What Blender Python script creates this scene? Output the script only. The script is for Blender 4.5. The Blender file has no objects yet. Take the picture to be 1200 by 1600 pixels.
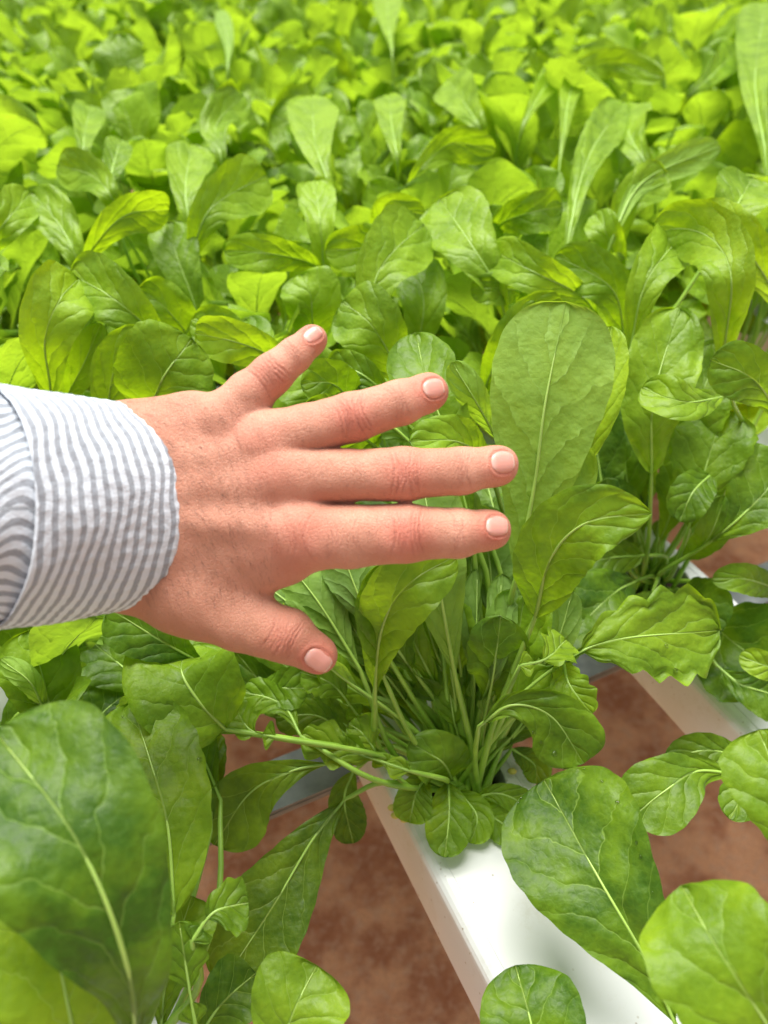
import bpy, math, random
import numpy as np
from mathutils import Vector, Matrix
random.seed(7); np.random.seed(7)
R = math.radians
sc = bpy.context.scene
COL = sc.collection

# ------------------------------------------------------------------ camera
TOP = 0.80                      # height of the channel tops above the ground
CH = 0.457                      # camera above the channel tops
PITCH = R(40); F = 1209.0
CAM = np.array([0.0, 0.0, TOP + CH])
FW = np.array([0, math.cos(PITCH), -math.sin(PITCH)])
UP = np.array([0, math.sin(PITCH), math.cos(PITCH)])
RT = np.array([1.0, 0, 0])
cd = bpy.data.cameras.new('camera'); cam = bpy.data.objects.new('camera', cd); COL.objects.link(cam)
cam.location = CAM; cam.rotation_euler = (R(50), 0, 0)
cd.sensor_fit = 'VERTICAL'; cd.sensor_height = 24; cd.lens = 24 * F / 1600
cd.clip_start = 0.01; cd.clip_end = 200
cd.dof.use_dof = True; cd.dof.focus_distance = 0.40; cd.dof.aperture_fstop = 4.6
sc.camera = cam
sc.render.resolution_x = 768; sc.render.resolution_y = 1024

# ------------------------------------------------------------------ light
SUN_EL = 72; SUN_AZ = -20       # soft sun beyond the field, a little to the left
w = bpy.data.worlds.new("World"); sc.world = w; w.use_nodes = True
nt = w.node_tree; nt.nodes.clear()
sky = nt.nodes.new('ShaderNodeTexSky'); sky.sky_type = 'NISHITA'; sky.sun_disc = False
sky.sun_elevation = R(SUN_EL); sky.sun_rotation = R(SUN_AZ); sky.air_density = 1.0; sky.dust_density = 4.0
hs = nt.nodes.new('ShaderNodeHueSaturation'); hs.inputs['Saturation'].default_value = 0.10
bg = nt.nodes.new('ShaderNodeBackground'); bg.inputs['Strength'].default_value = 0.085
ow = nt.nodes.new('ShaderNodeOutputWorld')
nt.links.new(sky.outputs[0], hs.inputs['Color']); nt.links.new(hs.outputs[0], bg.inputs[0]); nt.links.new(bg.outputs[0], ow.inputs[0])
sl = bpy.data.lights.new('sun', 'SUN'); sl.energy = 4.6; sl.angle = R(38); sl.color = (1.0, 0.965, 0.90)
so = bpy.data.objects.new('sun', sl); COL.objects.link(so)
sd = Vector((math.sin(R(SUN_AZ)) * math.cos(R(SUN_EL)), math.cos(R(SUN_AZ)) * math.cos(R(SUN_EL)), math.sin(R(SUN_EL))))
so.rotation_euler = sd.to_track_quat('Z', 'Y').to_euler()
sc.view_settings.view_transform = 'Standard'; sc.view_settings.look = 'None'
sc.view_settings.exposure = 0.72; sc.view_settings.gamma = 1.0; sc.view_settings.use_curve_mapping = False
sc.render.engine = 'CYCLES'
sc.cycles.max_bounces = 10; sc.cycles.diffuse_bounces = 4; sc.cycles.transmission_bounces = 6; sc.cycles.transparent_max_bounces = 8

# ------------------------------------------------------------------ helpers
def unproj(px, py, depth):
    return CAM + depth * (FW + (px - 600) / F * RT - (py - 800) / F * UP)
def G(px, py, h):               # the point at height h above the channel tops seen in that direction
    d = FW + (px - 600) / F * RT - (py - 800) / F * UP
    return CAM + d * ((h - CH) / d[2])
def proj(p):
    q = np.array(p) - CAM; z = q @ FW
    return 600 + F * (q @ RT) / z, 800 - F * (q @ UP) / z, z
def mesh_obj(name, V, Fc, mats, parent=None, origin=None, smooth=True, uv=None, attrs=None, midx=None):
    V = np.asarray(V, dtype=np.float64)
    if origin is None: origin = np.zeros(3)
    me = bpy.data.meshes.new(name)
    me.from_pydata((V - origin).tolist(), [], [tuple(int(i) for i in f) for f in Fc])
    if smooth: me.polygons.foreach_set('use_smooth', [True] * len(me.polygons))
    if not isinstance(mats, (list, tuple)): mats = [mats]
    for m in mats: me.materials.append(m)
    if midx is not None: me.polygons.foreach_set('material_index', midx)
    if uv is not None:
        l = me.uv_layers.new(name='UVMap')
        li = np.empty(len(me.loops), dtype=np.int32); me.loops.foreach_get('vertex_index', li)
        l.data.foreach_set('uv', np.asarray(uv)[li].astype(np.float32).ravel())
    for k, a in (attrs or {}).items():
        at = me.attributes.new(k, 'FLOAT', 'POINT'); at.data.foreach_set('value', np.asarray(a, dtype=np.float32))
    me.update()
    o = bpy.data.objects.new(name, me); COL.objects.link(o)
    if parent is not None: o.parent = parent
    else: o.location = origin
    return o
def tag(o, label=None, cat=None, group=None, kind=None):
    if label: o['label'] = label
    if cat: o['category'] = cat
    if group: o['group'] = group
    if kind: o['kind'] = kind
def empty(name, loc):
    o = bpy.data.objects.new(name, None); COL.objects.link(o); o.location = loc; o.empty_display_size = 0.02
    return o
def nrm(a):
    a = np.asarray(a, float); n = np.linalg.norm(a, axis=-1, keepdims=True); return a / np.maximum(n, 1e-12)
def catmull(P, t):              # t in 0..1 over all points
    P = np.asarray(P, float)
    if len(P) == 2: return P[0] + (P[1] - P[0]) * np.asarray(t)[:, None]
    Q = np.vstack([2 * P[0] - P[1], P, 2 * P[-1] - P[-2]]); n = len(P) - 1
    s = np.clip(np.asarray(t) * n, 0, n - 1e-9); i = s.astype(int); f = (s - i)[:, None]
    a, b, c, d = Q[i], Q[i + 1], Q[i + 2], Q[i + 3]
    return .5 * ((2 * b) + (-a + c) * f + (2 * a - 5 * b + 4 * c - d) * f ** 2 + (-a + 3 * b - 3 * c + d) * f ** 3)

# ------------------------------------------------------------------ materials
def nodes(name):
    m = bpy.data.materials.new(name); m.use_nodes = True; t = m.node_tree; t.nodes.clear()
    return m, t
def N(t, typ, **kw):
    n = t.nodes.new(typ)
    for k, v in kw.items():
        if k in n.inputs: n.inputs[k].default_value = v
        else: setattr(n, k, v)
    return n
def L(t, a, b): t.links.new(a, b)
def M(t, op, a, b=None, c=None, clamp=False):
    n = t.nodes.new('ShaderNodeMath'); n.operation = op; n.use_clamp = clamp
    for i, x in enumerate((a, b, c)):
        if x is None: continue
        if isinstance(x, (int, float)): n.inputs[i].default_value = x
        else: t.links.new(x, n.inputs[i])
    return n.outputs[0]
def mixc(t, f, a, b, typ='MIX'):
    n = t.nodes.new('ShaderNodeMix'); n.data_type = 'RGBA'; n.blend_type = typ
    if isinstance(f, (int, float)): n.inputs[0].default_value = f
    else: t.links.new(f, n.inputs[0])
    for i, x in ((6, a), (7, b)):
        if isinstance(x, tuple): n.inputs[i].default_value = (*x, 1) if len(x) == 3 else x
        else: t.links.new(x, n.inputs[i])
    return n.outputs[2]
def sstep(t, x, a, b):
    n = t.nodes.new('ShaderNodeMapRange'); n.interpolation_type = 'SMOOTHSTEP'
    t.links.new(x, n.inputs[0]); n.inputs[1].default_value = a; n.inputs[2].default_value = b
    return n.outputs[0]

def leaf_material():
    m, t = nodes('arugula_leaf')
    uv = N(t, 'ShaderNodeUVMap'); sx = N(t, 'ShaderNodeSeparateXYZ'); L(t, uv.outputs[0], sx.inputs[0])
    u = M(t, 'MULTIPLY_ADD', sx.outputs[0], 2.0, -1.0); v = sx.outputs[1]
    tc = N(t, 'ShaderNodeTexCoord'); tone = N(t, 'ShaderNodeAttribute', attribute_name='tone').outputs['Fac']
    wid = N(t, 'ShaderNodeAttribute', attribute_name='halfw').outputs['Fac']     # local half width in cm
    oi = N(t, 'ShaderNodeObjectInfo')
    n1 = N(t, 'ShaderNodeTexNoise', Scale=38.0, Detail=3.0); L(t, tc.outputs['Object'], n1.inputs['Vector'])
    n2 = N(t, 'ShaderNodeTexNoise', Scale=260.0, Detail=4.0); L(t, tc.outputs['Object'], n2.inputs['Vector'])
    n3 = N(t, 'ShaderNodeTexNoise', Scale=120.0, Detail=2.0); L(t, tc.outputs['Object'], n3.inputs['Vector'])
    au = M(t, 'ABSOLUTE', u)
    sg = M(t, 'SIGN', u)
    # side veins sweep outward and toward the tip
    s = M(t, 'MULTIPLY', v, 5.5)
    s = M(t, 'SUBTRACT', s, M(t, 'MULTIPLY', M(t, 'POWER', au, 0.8), 1.7))
    s = M(t, 'ADD', s, M(t, 'MULTIPLY', sg, 0.27))
    s = M(t, 'ADD', s, M(t, 'MULTIPLY', n1.outputs[0], 1.5))
    s = M(t, 'ADD', s, M(t, 'MULTIPLY', n3.outputs[0], 0.25))
    fr = M(t, 'ABSOLUTE', M(t, 'SUBTRACT', M(t, 'FRACT', s), 0.5))
    fade = M(t, 'SUBTRACT', 1.0, M(t, 'MULTIPLY', au, 0.75), clamp=True)
    vein = M(t, 'MULTIPLY', sstep(t, M(t, 'ADD', fr, M(t, 'MULTIPLY', fade, 0.012)), 0.478, 0.503), fade)
    dist = M(t, 'MULTIPLY', au, wid)                                            # cm from the midrib
    rib = M(t, 'SUBTRACT', 1.0, sstep(t, M(t, 'ADD', dist, M(t, 'MULTIPLY', v, 0.05)), 0.045, 0.105))
    vor = N(t, 'ShaderNodeTexVoronoi', feature='DISTANCE_TO_EDGE', Scale=230.0); L(t, tc.outputs['Object'], vor.inputs['Vector'])
    net = M(t, 'SUBTRACT', 1.0, sstep(t, vor.outputs['Distance'], 0.0, 0.12))
    # colour
    mixv = M(t, 'ADD', M(t, 'MULTIPLY', tone, 0.68), M(t, 'MULTIPLY', sstep(t, n1.outputs[0], .3, .7), 0.35))
    mixv = M(t, 'ADD', mixv, M(t, 'MULTIPLY', M(t, 'SUBTRACT', n2.outputs[0], 0.5), 0.35))
    mixv = M(t, 'ADD', mixv, M(t, 'MULTIPLY', M(t, 'SUBTRACT', oi.outputs['Random'], 0.5), 0.25), clamp=True)
    cr = N(t, 'ShaderNodeValToRGB'); L(t, mixv, cr.inputs[0])
    e = cr.color_ramp.elements; e[0].position = 0; e[0].color = (.042, .110, .006, 1); e[1].position = 1; e[1].color = (.28, .44, .022, 1)
    x = e.new(.5); x.color = (.150, .272, .010, 1)
    c = mixc(t, M(t, 'MULTIPLY', vein, 0.55), cr.outputs[0], (.26, .42, .10))
    c = mixc(t, M(t, 'MULTIPLY', net, 0.07), c, (.16, .30, .06))
    c = mixc(t, M(t, 'MULTIPLY', rib, 0.55), c, (.32, .46, .13))
    geo = N(t, 'ShaderNodeNewGeometry'); back = geo.outputs['Backfacing']
    c2 = mixc(t, 0.5, c, (.23, .385, .095))
    c = mixc(t, back, c, c2)
    rough = M(t, 'ADD', M(t, 'MULTIPLY', n2.outputs[0], 0.25), 0.36)
    rough = M(t, 'ADD', rough, M(t, 'MULTIPLY', back, 0.18))
    # relief: quilting between the veins, fine network, grain
    q = M(t, 'MULTIPLY', M(t, 'SUBTRACT', 1.0, M(t, 'POWER', M(t, 'MULTIPLY', fr, 2.0), 3.0)), 0.9)
    hgt = M(t, 'ADD', q, M(t, 'MULTIPLY', n3.outputs[0], 1.9))
    hgt = M(t, 'SUBTRACT', hgt, M(t, 'MULTIPLY', net, 0.05))
    hgt = M(t, 'ADD', hgt, M(t, 'MULTIPLY', n2.outputs[0], 0.5))
    hgt = M(t, 'SUBTRACT', hgt, M(t, 'MULTIPLY', rib, 0.5))
    b = N(t, 'ShaderNodeBump', Strength=0.6, Distance=0.0012); L(t, hgt, b.inputs['Height'])
    p = N(t, 'ShaderNodeBsdfPrincipled'); L(t, c, p.inputs['Base Color']); L(t, rough, p.inputs['Roughness']); L(t, b.outputs[0], p.inputs['Normal'])
    p.inputs['Specular IOR Level'].default_value = 0.36
    tr = N(t, 'ShaderNodeBsdfTranslucent'); L(t, b.outputs[0], tr.inputs['Normal'])
    tc2 = mixc(t, 1.0, c, (2.0, 1.8, 0.5), 'MULTIPLY'); L(t, tc2, tr.inputs['Color'])
    mx = N(t, 'ShaderNodeMixShader'); mx.inputs[0].default_value = 0.43
    L(t, p.outputs[0], mx.inputs[1]); L(t, tr.outputs[0], mx.inputs[2])
    o = N(t, 'ShaderNodeOutputMaterial'); L(t, mx.outputs[0], o.inputs[0])
    return m
def stem_material():
    m, t = nodes('arugula_stem')
    tc = N(t, 'ShaderNodeTexCoord')
    n1 = N(t, 'ShaderNodeTexNoise', Scale=60.0, Detail=3.0); L(t, tc.outputs['Object'], n1.inputs['Vector'])
    tone = N(t, 'ShaderNodeAttribute', attribute_name='tone').outputs['Fac']
    c0 = mixc(t, sstep(t, n1.outputs[0], .3, .7), (.17, .34, .022), (.27, .46, .04))
    c = mixc(t, tone, c0, (.36, .52, .13))
    p = N(t, 'ShaderNodeBsdfPrincipled'); L(t, c, p.inputs['Base Color']); p.inputs['Roughness'].default_value = .42
    p.inputs['Subsurface Weight'].default_value = 0.12; p.inputs['Subsurface Scale'].default_value = .002
    p.inputs['Subsurface Radius'].default_value = (.6, 1, .2)
    b = N(t, 'ShaderNodeBump', Strength=.25, Distance=.0006); L(t, n1.outputs[0], b.inputs['Height']); L(t, b.outputs[0], p.inputs['Normal'])
    o = N(t, 'ShaderNodeOutputMaterial'); L(t, p.outputs[0], o.inputs[0])
    return m
def skin_material():
    m, t = nodes('skin')
    tc = N(t, 'ShaderNodeTexCoord'); ob = tc.outputs['Object']
    red = N(t, 'ShaderNodeAttribute', attribute_name='red').outputs['Fac']
    cre = N(t, 'ShaderNodeAttribute', attribute_name='crease').outputs['Fac']
    pal = N(t, 'ShaderNodeAttribute', attribute_name='tan').outputs['Fac']
    n1 = N(t, 'ShaderNodeTexNoise', Scale=45.0, Detail=4.0); L(t, ob, n1.inputs['Vector'])
    n2 = N(t, 'ShaderNodeTexNoise', Scale=420.0, Detail=3.0); L(t, ob, n2.inputs['Vector'])
    n3 = N(t, 'ShaderNodeTexNoise', Scale=160.0, Detail=3.0); L(t, ob, n3.inputs['Vector'])
    mp = N(t, 'ShaderNodeMapping'); L(t, ob, mp.inputs[0]); mp.inputs['Rotation'].default_value = (.3, .2, .5); mp.inputs['Scale'].default_value = (1, .55, 1)
    v1 = N(t, 'ShaderNodeTexVoronoi', feature='DISTANCE_TO_EDGE', Scale=1150.0); L(t, mp.outputs[0], v1.inputs['Vector'])
    v2 = N(t, 'ShaderNodeTexVoronoi', feature='DISTANCE_TO_EDGE', Scale=520.0); L(t, ob, v2.inputs['Vector'])
    c = mixc(t, sstep(t, n1.outputs[0], .3, .7), (.52, .235, .158), (.60, .30, .208))
    c = mixc(t, pal, c, (.45, .19, .118))
    c = mixc(t, M(t, 'MULTIPLY', red, M(t, 'ADD', M(t, 'MULTIPLY', n3.outputs[0], .8), .35), clamp=True), c, (.58, .135, .095))
    c = mixc(t, M(t, 'MULTIPLY', cre, .55, clamp=True), c, (.36, .11, .075))
    c = mixc(t, M(t, 'MULTIPLY', M(t, 'SUBTRACT', 1.0, sstep(t, v1.outputs[0], 0, .10)), .18), c, (.40, .15, .10))
    p = N(t, 'ShaderNodeBsdfPrincipled'); L(t, c, p.inputs['Base Color'])
    L(t, M(t, 'ADD', M(t, 'MULTIPLY', n2.outputs[0], .25), .44), p.inputs['Roughness'])
    p.inputs['Specular IOR Level'].default_value = .38
    p.inputs['Subsurface Weight'].default_value = .22; p.inputs['Subsurface Scale'].default_value = .0035
    p.inputs['Subsurface Radius'].default_value = (1, .35, .2)
    h = M(t, 'ADD', M(t, 'MULTIPLY', sstep(t, v1.outputs[0], 0, .14), .55), M(t, 'MULTIPLY', sstep(t, v2.outputs[0], 0, .16), .5))
    h = M(t, 'ADD', h, M(t, 'MULTIPLY', n2.outputs[0], .6)); h = M(t, 'ADD', h, M(t, 'MULTIPLY', n3.outputs[0], 1.2))
    b = N(t, 'ShaderNodeBump', Strength=.6, Distance=.0004); L(t, h, b.inputs['Height']); L(t, b.outputs[0], p.inputs['Normal'])
    o = N(t, 'ShaderNodeOutputMaterial'); L(t, p.outputs[0], o.inputs[0])
    return m
def nail_material():
    m, t = nodes('fingernail')
    uv = N(t, 'ShaderNodeUVMap'); sx = N(t, 'ShaderNodeSeparateXYZ'); L(t, uv.outputs[0], sx.inputs[0])
    v = sx.outputs[1]
    n1 = N(t, 'ShaderNodeTexNoise', Scale=300.0); tc = N(t, 'ShaderNodeTexCoord'); L(t, tc.outputs['Object'], n1.inputs['Vector'])
    c = mixc(t, sstep(t, v, .0, .30), (.70, .42, .36), (.64, .30, .245))
    c = mixc(t, sstep(t, M(t, 'ADD', v, M(t, 'MULTIPLY', M(t, 'POWER', M(t, 'ABSOLUTE', M(t, 'SUBTRACT', sx.outputs[0], .5)), 2.0), .35)), .88, .93), c, (.72, .50, .42))
    p = N(t, 'ShaderNodeBsdfPrincipled'); L(t, c, p.inputs['Base Color']); p.inputs['Roughness'].default_value = .3
    p.inputs['Subsurface Weight'].default_value = .25; p.inputs['Subsurface Scale'].default_value = .002
    wv = N(t, 'ShaderNodeTexNoise', Scale=22.0); mp = N(t, 'ShaderNodeMapping'); mp.inputs['Scale'].default_value = (1, .03, 1)
    L(t, uv.outputs[0], mp.inputs[0]); L(t, mp.outputs[0], wv.inputs['Vector'])
    b = N(t, 'ShaderNodeBump', Strength=.25, Distance=.0003); L(t, wv.outputs[0], b.inputs['Height']); L(t, b.outputs[0], p.inputs['Normal'])
    o = N(t, 'ShaderNodeOutputMaterial'); L(t, p.outputs[0], o.inputs[0])
    return m
def cloth_material():
    m, t = nodes('striped_seersucker')
    s = N(t, 'ShaderNodeAttribute', attribute_name='stripe').outputs['Fac']
    tc = N(t, 'ShaderNodeTexCoord'); ob = tc.outputs['Object']
    n1 = N(t, 'ShaderNodeTexNoise', Scale=110.0, Detail=2.0); L(t, ob, n1.inputs['Vector'])
    n2 = N(t, 'ShaderNodeTexNoise', Scale=1500.0, Detail=2.0); L(t, ob, n2.inputs['Vector'])
    n3 = N(t, 'ShaderNodeTexNoise', Scale=330.0, Detail=3.0); L(t, ob, n3.inputs['Vector'])
    s2 = M(t, 'ADD', s, M(t, 'MULTIPLY', M(t, 'SUBTRACT', n1.outputs[0], .5), .22))
    s2 = M(t, 'ADD', s2, M(t, 'MULTIPLY', M(t, 'SUBTRACT', n2.outputs[0], .5), .10))
    fr = M(t, 'ABSOLUTE', M(t, 'SUBTRACT', M(t, 'FRACT', s2), .5))
    g = sstep(t, fr, .245, .30)
    grey = mixc(t, n2.outputs[0], (.27, .30, .35), (.40, .43, .48))
    c = mixc(t, g, (.66, .72, .80), grey)
    p = N(t, 'ShaderNodeBsdfPrincipled'); L(t, c, p.inputs['Base Color']); p.inputs['Roughness'].default_value = .9
    p.inputs['Specular IOR Level'].default_value = .15; p.inputs['Sheen Weight'].default_value = .3
    h = M(t, 'ADD', M(t, 'MULTIPLY', g, .25), M(t, 'MULTIPLY', n3.outputs[0], .9))
    h = M(t, 'ADD', h, M(t, 'MULTIPLY', n2.outputs[0], .25))
    b = N(t, 'ShaderNodeBump', Strength=.7, Distance=.0009); L(t, h, b.inputs['Height']); L(t, b.outputs[0], p.inputs['Normal'])
    tr = N(t, 'ShaderNodeBsdfTranslucent'); L(t, c, tr.inputs[0])
    mx = N(t, 'ShaderNodeMixShader'); mx.inputs[0].default_value = .12; L(t, p.outputs[0], mx.inputs[1]); L(t, tr.outputs[0], mx.inputs[2])
    o = N(t, 'ShaderNodeOutputMaterial'); L(t, mx.outputs[0], o.inputs[0])
    return m
def simple(name, col, rough=.5, metal=0, col2=None, scale=20, bump=.2, dist=.001, spec=.5, specks=None):
    m, t = nodes(name)
    tc = N(t, 'ShaderNodeTexCoord'); n1 = N(t, 'ShaderNodeTexNoise', Scale=scale, Detail=6.0); L(t, tc.outputs['Object'], n1.inputs['Vector'])
    c = mixc(t, sstep(t, n1.outputs[0], .3, .7), col, col2 or col)
    if specks:
        vo = N(t, 'ShaderNodeTexVoronoi', Scale=130.0); L(t, tc.outputs['Object'], vo.inputs['Vector'])
        n4 = N(t, 'ShaderNodeTexNoise', Scale=16.0, Detail=4.0); L(t, tc.outputs['Object'], n4.inputs['Vector'])
        k = M(t, 'MULTIPLY', M(t, 'SUBTRACT', 1.0, sstep(t, vo.outputs[0], .04, .12)), sstep(t, n4.outputs[0], .44, .56))
        c = mixc(t, M(t, 'MULTIPLY', k, .9), c, specks)
        n6 = N(t, 'ShaderNodeTexNoise', Scale=28.0, Detail=8.0, Roughness=.75); L(t, tc.outputs['Object'], n6.inputs['Vector'])
        c = mixc(t, M(t, 'MULTIPLY', sstep(t, n6.outputs[0], .52, .70), .35), c, (.42, .40, .32))
    p = N(t, 'ShaderNodeBsdfPrincipled'); L(t, c, p.inputs['Base Color']); p.inputs['Roughness'].default_value = rough; p.inputs['Metallic'].default_value = metal
    p.inputs['Specular IOR Level'].default_value = spec
    b = N(t, 'ShaderNodeBump', Strength=bump, Distance=dist); L(t, n1.outputs[0], b.inputs['Height']); L(t, b.outputs[0], p.inputs['Normal'])
    o = N(t, 'ShaderNodeOutputMaterial'); L(t, p.outputs[0], o.inputs[0])
    return m
def ground_material():
    m, t = nodes('red_earth')
    tc = N(t, 'ShaderNodeTexCoord'); ob = tc.outputs['Object']
    n1 = N(t, 'ShaderNodeTexNoise', Scale=9.0, Detail=8.0, Roughness=.65); L(t, ob, n1.inputs['Vector'])
    n2 = N(t, 'ShaderNodeTexNoise', Scale=60.0, Detail=6.0, Roughness=.7); L(t, ob, n2.inputs['Vector'])
    vo = N(t, 'ShaderNodeTexVoronoi', Scale=55.0); L(t, ob, vo.inputs['Vector'])
    c = mixc(t, sstep(t, n1.outputs[0], .40, .60), (.40, .155, .07), (.70, .37, .20))
    c = mixc(t, M(t, 'MULTIPLY', sstep(t, n2.outputs[0], .48, .62), .7), c, (.60, .36, .23))
    k = M(t, 'MULTIPLY', M(t, 'SUBTRACT', 1.0, sstep(t, vo.outputs[0], .05, .22)), sstep(t, n1.outputs[0], .5, .65))
    n5 = N(t, 'ShaderNodeTexNoise', Scale=420.0, Detail=4.0); L(t, ob, n5.inputs['Vector'])
    c = mixc(t, M(t, 'MULTIPLY', k, .6), c, (.6, .46, .34))
    c = mixc(t, M(t, 'MULTIPLY', sstep(t, n5.outputs[0], .5, .65), .5), c, (.16, .06, .035))
    p = N(t, 'ShaderNodeBsdfPrincipled'); L(t, c, p.inputs['Base Color']); p.inputs['Roughness'].default_value = .9
    h = M(t, 'ADD', M(t, 'MULTIPLY', n2.outputs[0], .5), n1.outputs[0])
    b = N(t, 'ShaderNodeBump', Strength=.8, Distance=.03); L(t, h, b.inputs['Height']); L(t, b.outputs[0], p.inputs['Normal'])
    o = N(t, 'ShaderNodeOutputMaterial'); L(t, p.outputs[0], o.inputs[0])
    return m
LEAF = leaf_material(); STEM = stem_material(); SKIN = skin_material(); NAIL = nail_material(); CLOTH = cloth_material()
PLASTIC = simple('white_plastic', (.57, .59, .605), .38, 0, (.64, .655, .665), 14, .08, .0006, specks=(.25, .2, .12))
BLACK = simple('black_plastic', (.02, .02, .02), .6)
ROOT = simple('root_plug', (.035, .02, .012), .95, 0, (.07, .045, .03), 220, 1, .002)
STEEL = simple('galvanised_steel', (.10, .115, .12), .8, .1, (.17, .19, .195), 45, .15, .0008)
SEED = simple('seed_husk', (.55, .50, .10), .6, 0, (.62, .55, .16), 300, .5, .001)
HAIR = simple('body_hair', (.045, .025, .018), .5)

# ------------------------------------------------------------------ the setting
gs = np.array([[-40, -40, 0], [40, -40, 0], [40, 40, 0], [-40, 40, 0]], float)
g = mesh_obj('ground', gs, [(0, 1, 2, 3)], ground_material(), smooth=False); tag(g, kind='structure')

AZ = math.atan2(-.62, 1.305)
DA = np.array([math.sin(AZ), math.cos(AZ), 0]); DN = np.array([DA[1], -DA[0], 0])   # along / across the channels
ROW0, ROWS, PL0, PLS = 0.1625, 0.239, 0.222, 0.193
def base(row, a): return np.array([0, 0, TOP]) + DA * a + DN * (ROW0 + ROWS * row)

def channel(row, a0, a1, label, holes):
    hw, hh, rr = .0455, .055, .009
    prof = []
    for cx, cz, s0 in ((hw - rr, -rr, 0), (-(hw - rr), -rr, 90)):
        for k in range(6):
            an = R(s0 + k * 18); prof.append((cx + rr * math.cos(an), cz + rr * math.sin(an)))
    prof += [(-hw - .002, -hh + .004), (-hw + .002, -hh), (hw - .002, -hh), (hw + .002, -hh + .004)]
    # shallow groove lines pressed in the top near each edge
    V = []; n = len(prof); cuts = [a0, a1]
    for a in cuts:
        for x, z in prof:
            V.append(base(row, a) + DN * x + np.array([0, 0, z]))
    Fc = [(i, (i + 1) % n, n + (i + 1) % n, n + i) for i in range(n)] + [tuple(range(n))[::-1], tuple(range(n, 2 * n))]
    og = base(row, (a0 + a1) / 2)
    o = mesh_obj('growing_channel', V, Fc, PLASTIC, origin=og, smooth=False)
    tag(o, label, 'growing channel', 'white growing channels')
    if holes:
        W = []; Q = []
        for a in holes:
            c = base(row, a); b0 = len(W); K = 40
            for z in (.02, -.045):
                for k in range(K):
                    th = 2 * math.pi * k / K; W.append(c + DA * math.cos(th) * .0275 + DN * math.sin(th) * .0275 + np.array([0, 0, z]))
            Q += [(b0 + k, b0 + (k + 1) % K, b0 + K + (k + 1) % K, b0 + K + k) for k in range(K)]
            Q += [tuple(b0 + k for k in range(K))[::-1], tuple(b0 + K + k for k in range(K))]
        ct = mesh_obj('cutter', W, Q, PLASTIC, origin=og, smooth=False)
        md = o.modifiers.new('holes', 'BOOLEAN'); md.object = ct; md.operation = 'DIFFERENCE'; md.solver = 'EXACT'
        bpy.context.view_layer.update()
        dg = bpy.context.evaluated_depsgraph_get()
        me = bpy.data.meshes.new_from_object(o.evaluated_get(dg)); o.modifiers.clear(); o.data = me; me.name = 'growing_channel'
        bpy.data.objects.remove(ct, do_unlink=True)
    bv = o.modifiers.new('bevel', 'BEVEL'); bv.width = .0012; bv.segments = 2; bv.limit_method = 'ANGLE'; bv.angle_limit = R(50)
    # moulded line along each top edge
    for s in (-1, 1):
        x = s * .0345; V = []
        for a in (a0, a1):
            for dx, z in ((-.0007, -.0005), (-.0004, .0005), (.0004, .0005), (.0007, -.0005)):
                V.append(base(row, a) + DN * (x + dx) + np.array([0, 0, z]))
        r = mesh_obj('moulded_ridge', V, [(0, 1, 5, 4), (1, 2, 6, 5), (2, 3, 7, 6), (0, 3, 2, 1), (4, 5, 6, 7)], PLASTIC, parent=o, origin=og, smooth=False)
    return o
def box(name, c, ex, ey, ez, mat, **k):
    V = [c + sx * ex + sy * ey + sz * ez for sx in (-1, 1) for sy in (-1, 1) for sz in (-1, 1)]
    return mesh_obj(name, V, [(0, 1, 3, 2), (4, 6, 7, 5), (0, 4, 5, 1), (2, 3, 7, 6), (0, 2, 6, 4), (1, 5, 7, 3)], mat, smooth=False, **k)

# ------------------------------------------------------------------ leaves
def wprofile(shape, v):
    if shape == 'spoon': w = v ** 1.25 * (1 - v ** 4.2) ** .52
    elif shape == 'obl': w = v ** 1.15 * (1 - v ** 4.5) ** .5
    elif shape == 'held': w = .10 * np.sqrt(v) + (v ** 1.0 * (1 - v ** 3.0) ** .5); w = np.where(v > .999, 0, w)
    elif shape == 'oval': w = v ** .62 * (1 - v ** 2.7) ** .5
    elif shape == 'long': w = v ** .95 * (1 - v ** 3.2) ** .5
    elif shape == 'round': w = v ** .45 * (1 - v ** 2.2) ** .5
    elif shape == 'point': w = v ** .7 * (1 - v ** 1.6) ** .75
    else:
        vt = np.clip((v - .36) / .64, 0, 1); w = vt ** .55 * (1 - vt ** 3.0) ** .5
        w = np.maximum(w, .05 + .34 * np.maximum(0, np.sin(np.clip(v / .38, 0, 1) * math.pi * 2.0 - .3)) ** .8)
        w = np.where(v > .995, 0, w)
    return w / w.max()
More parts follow.
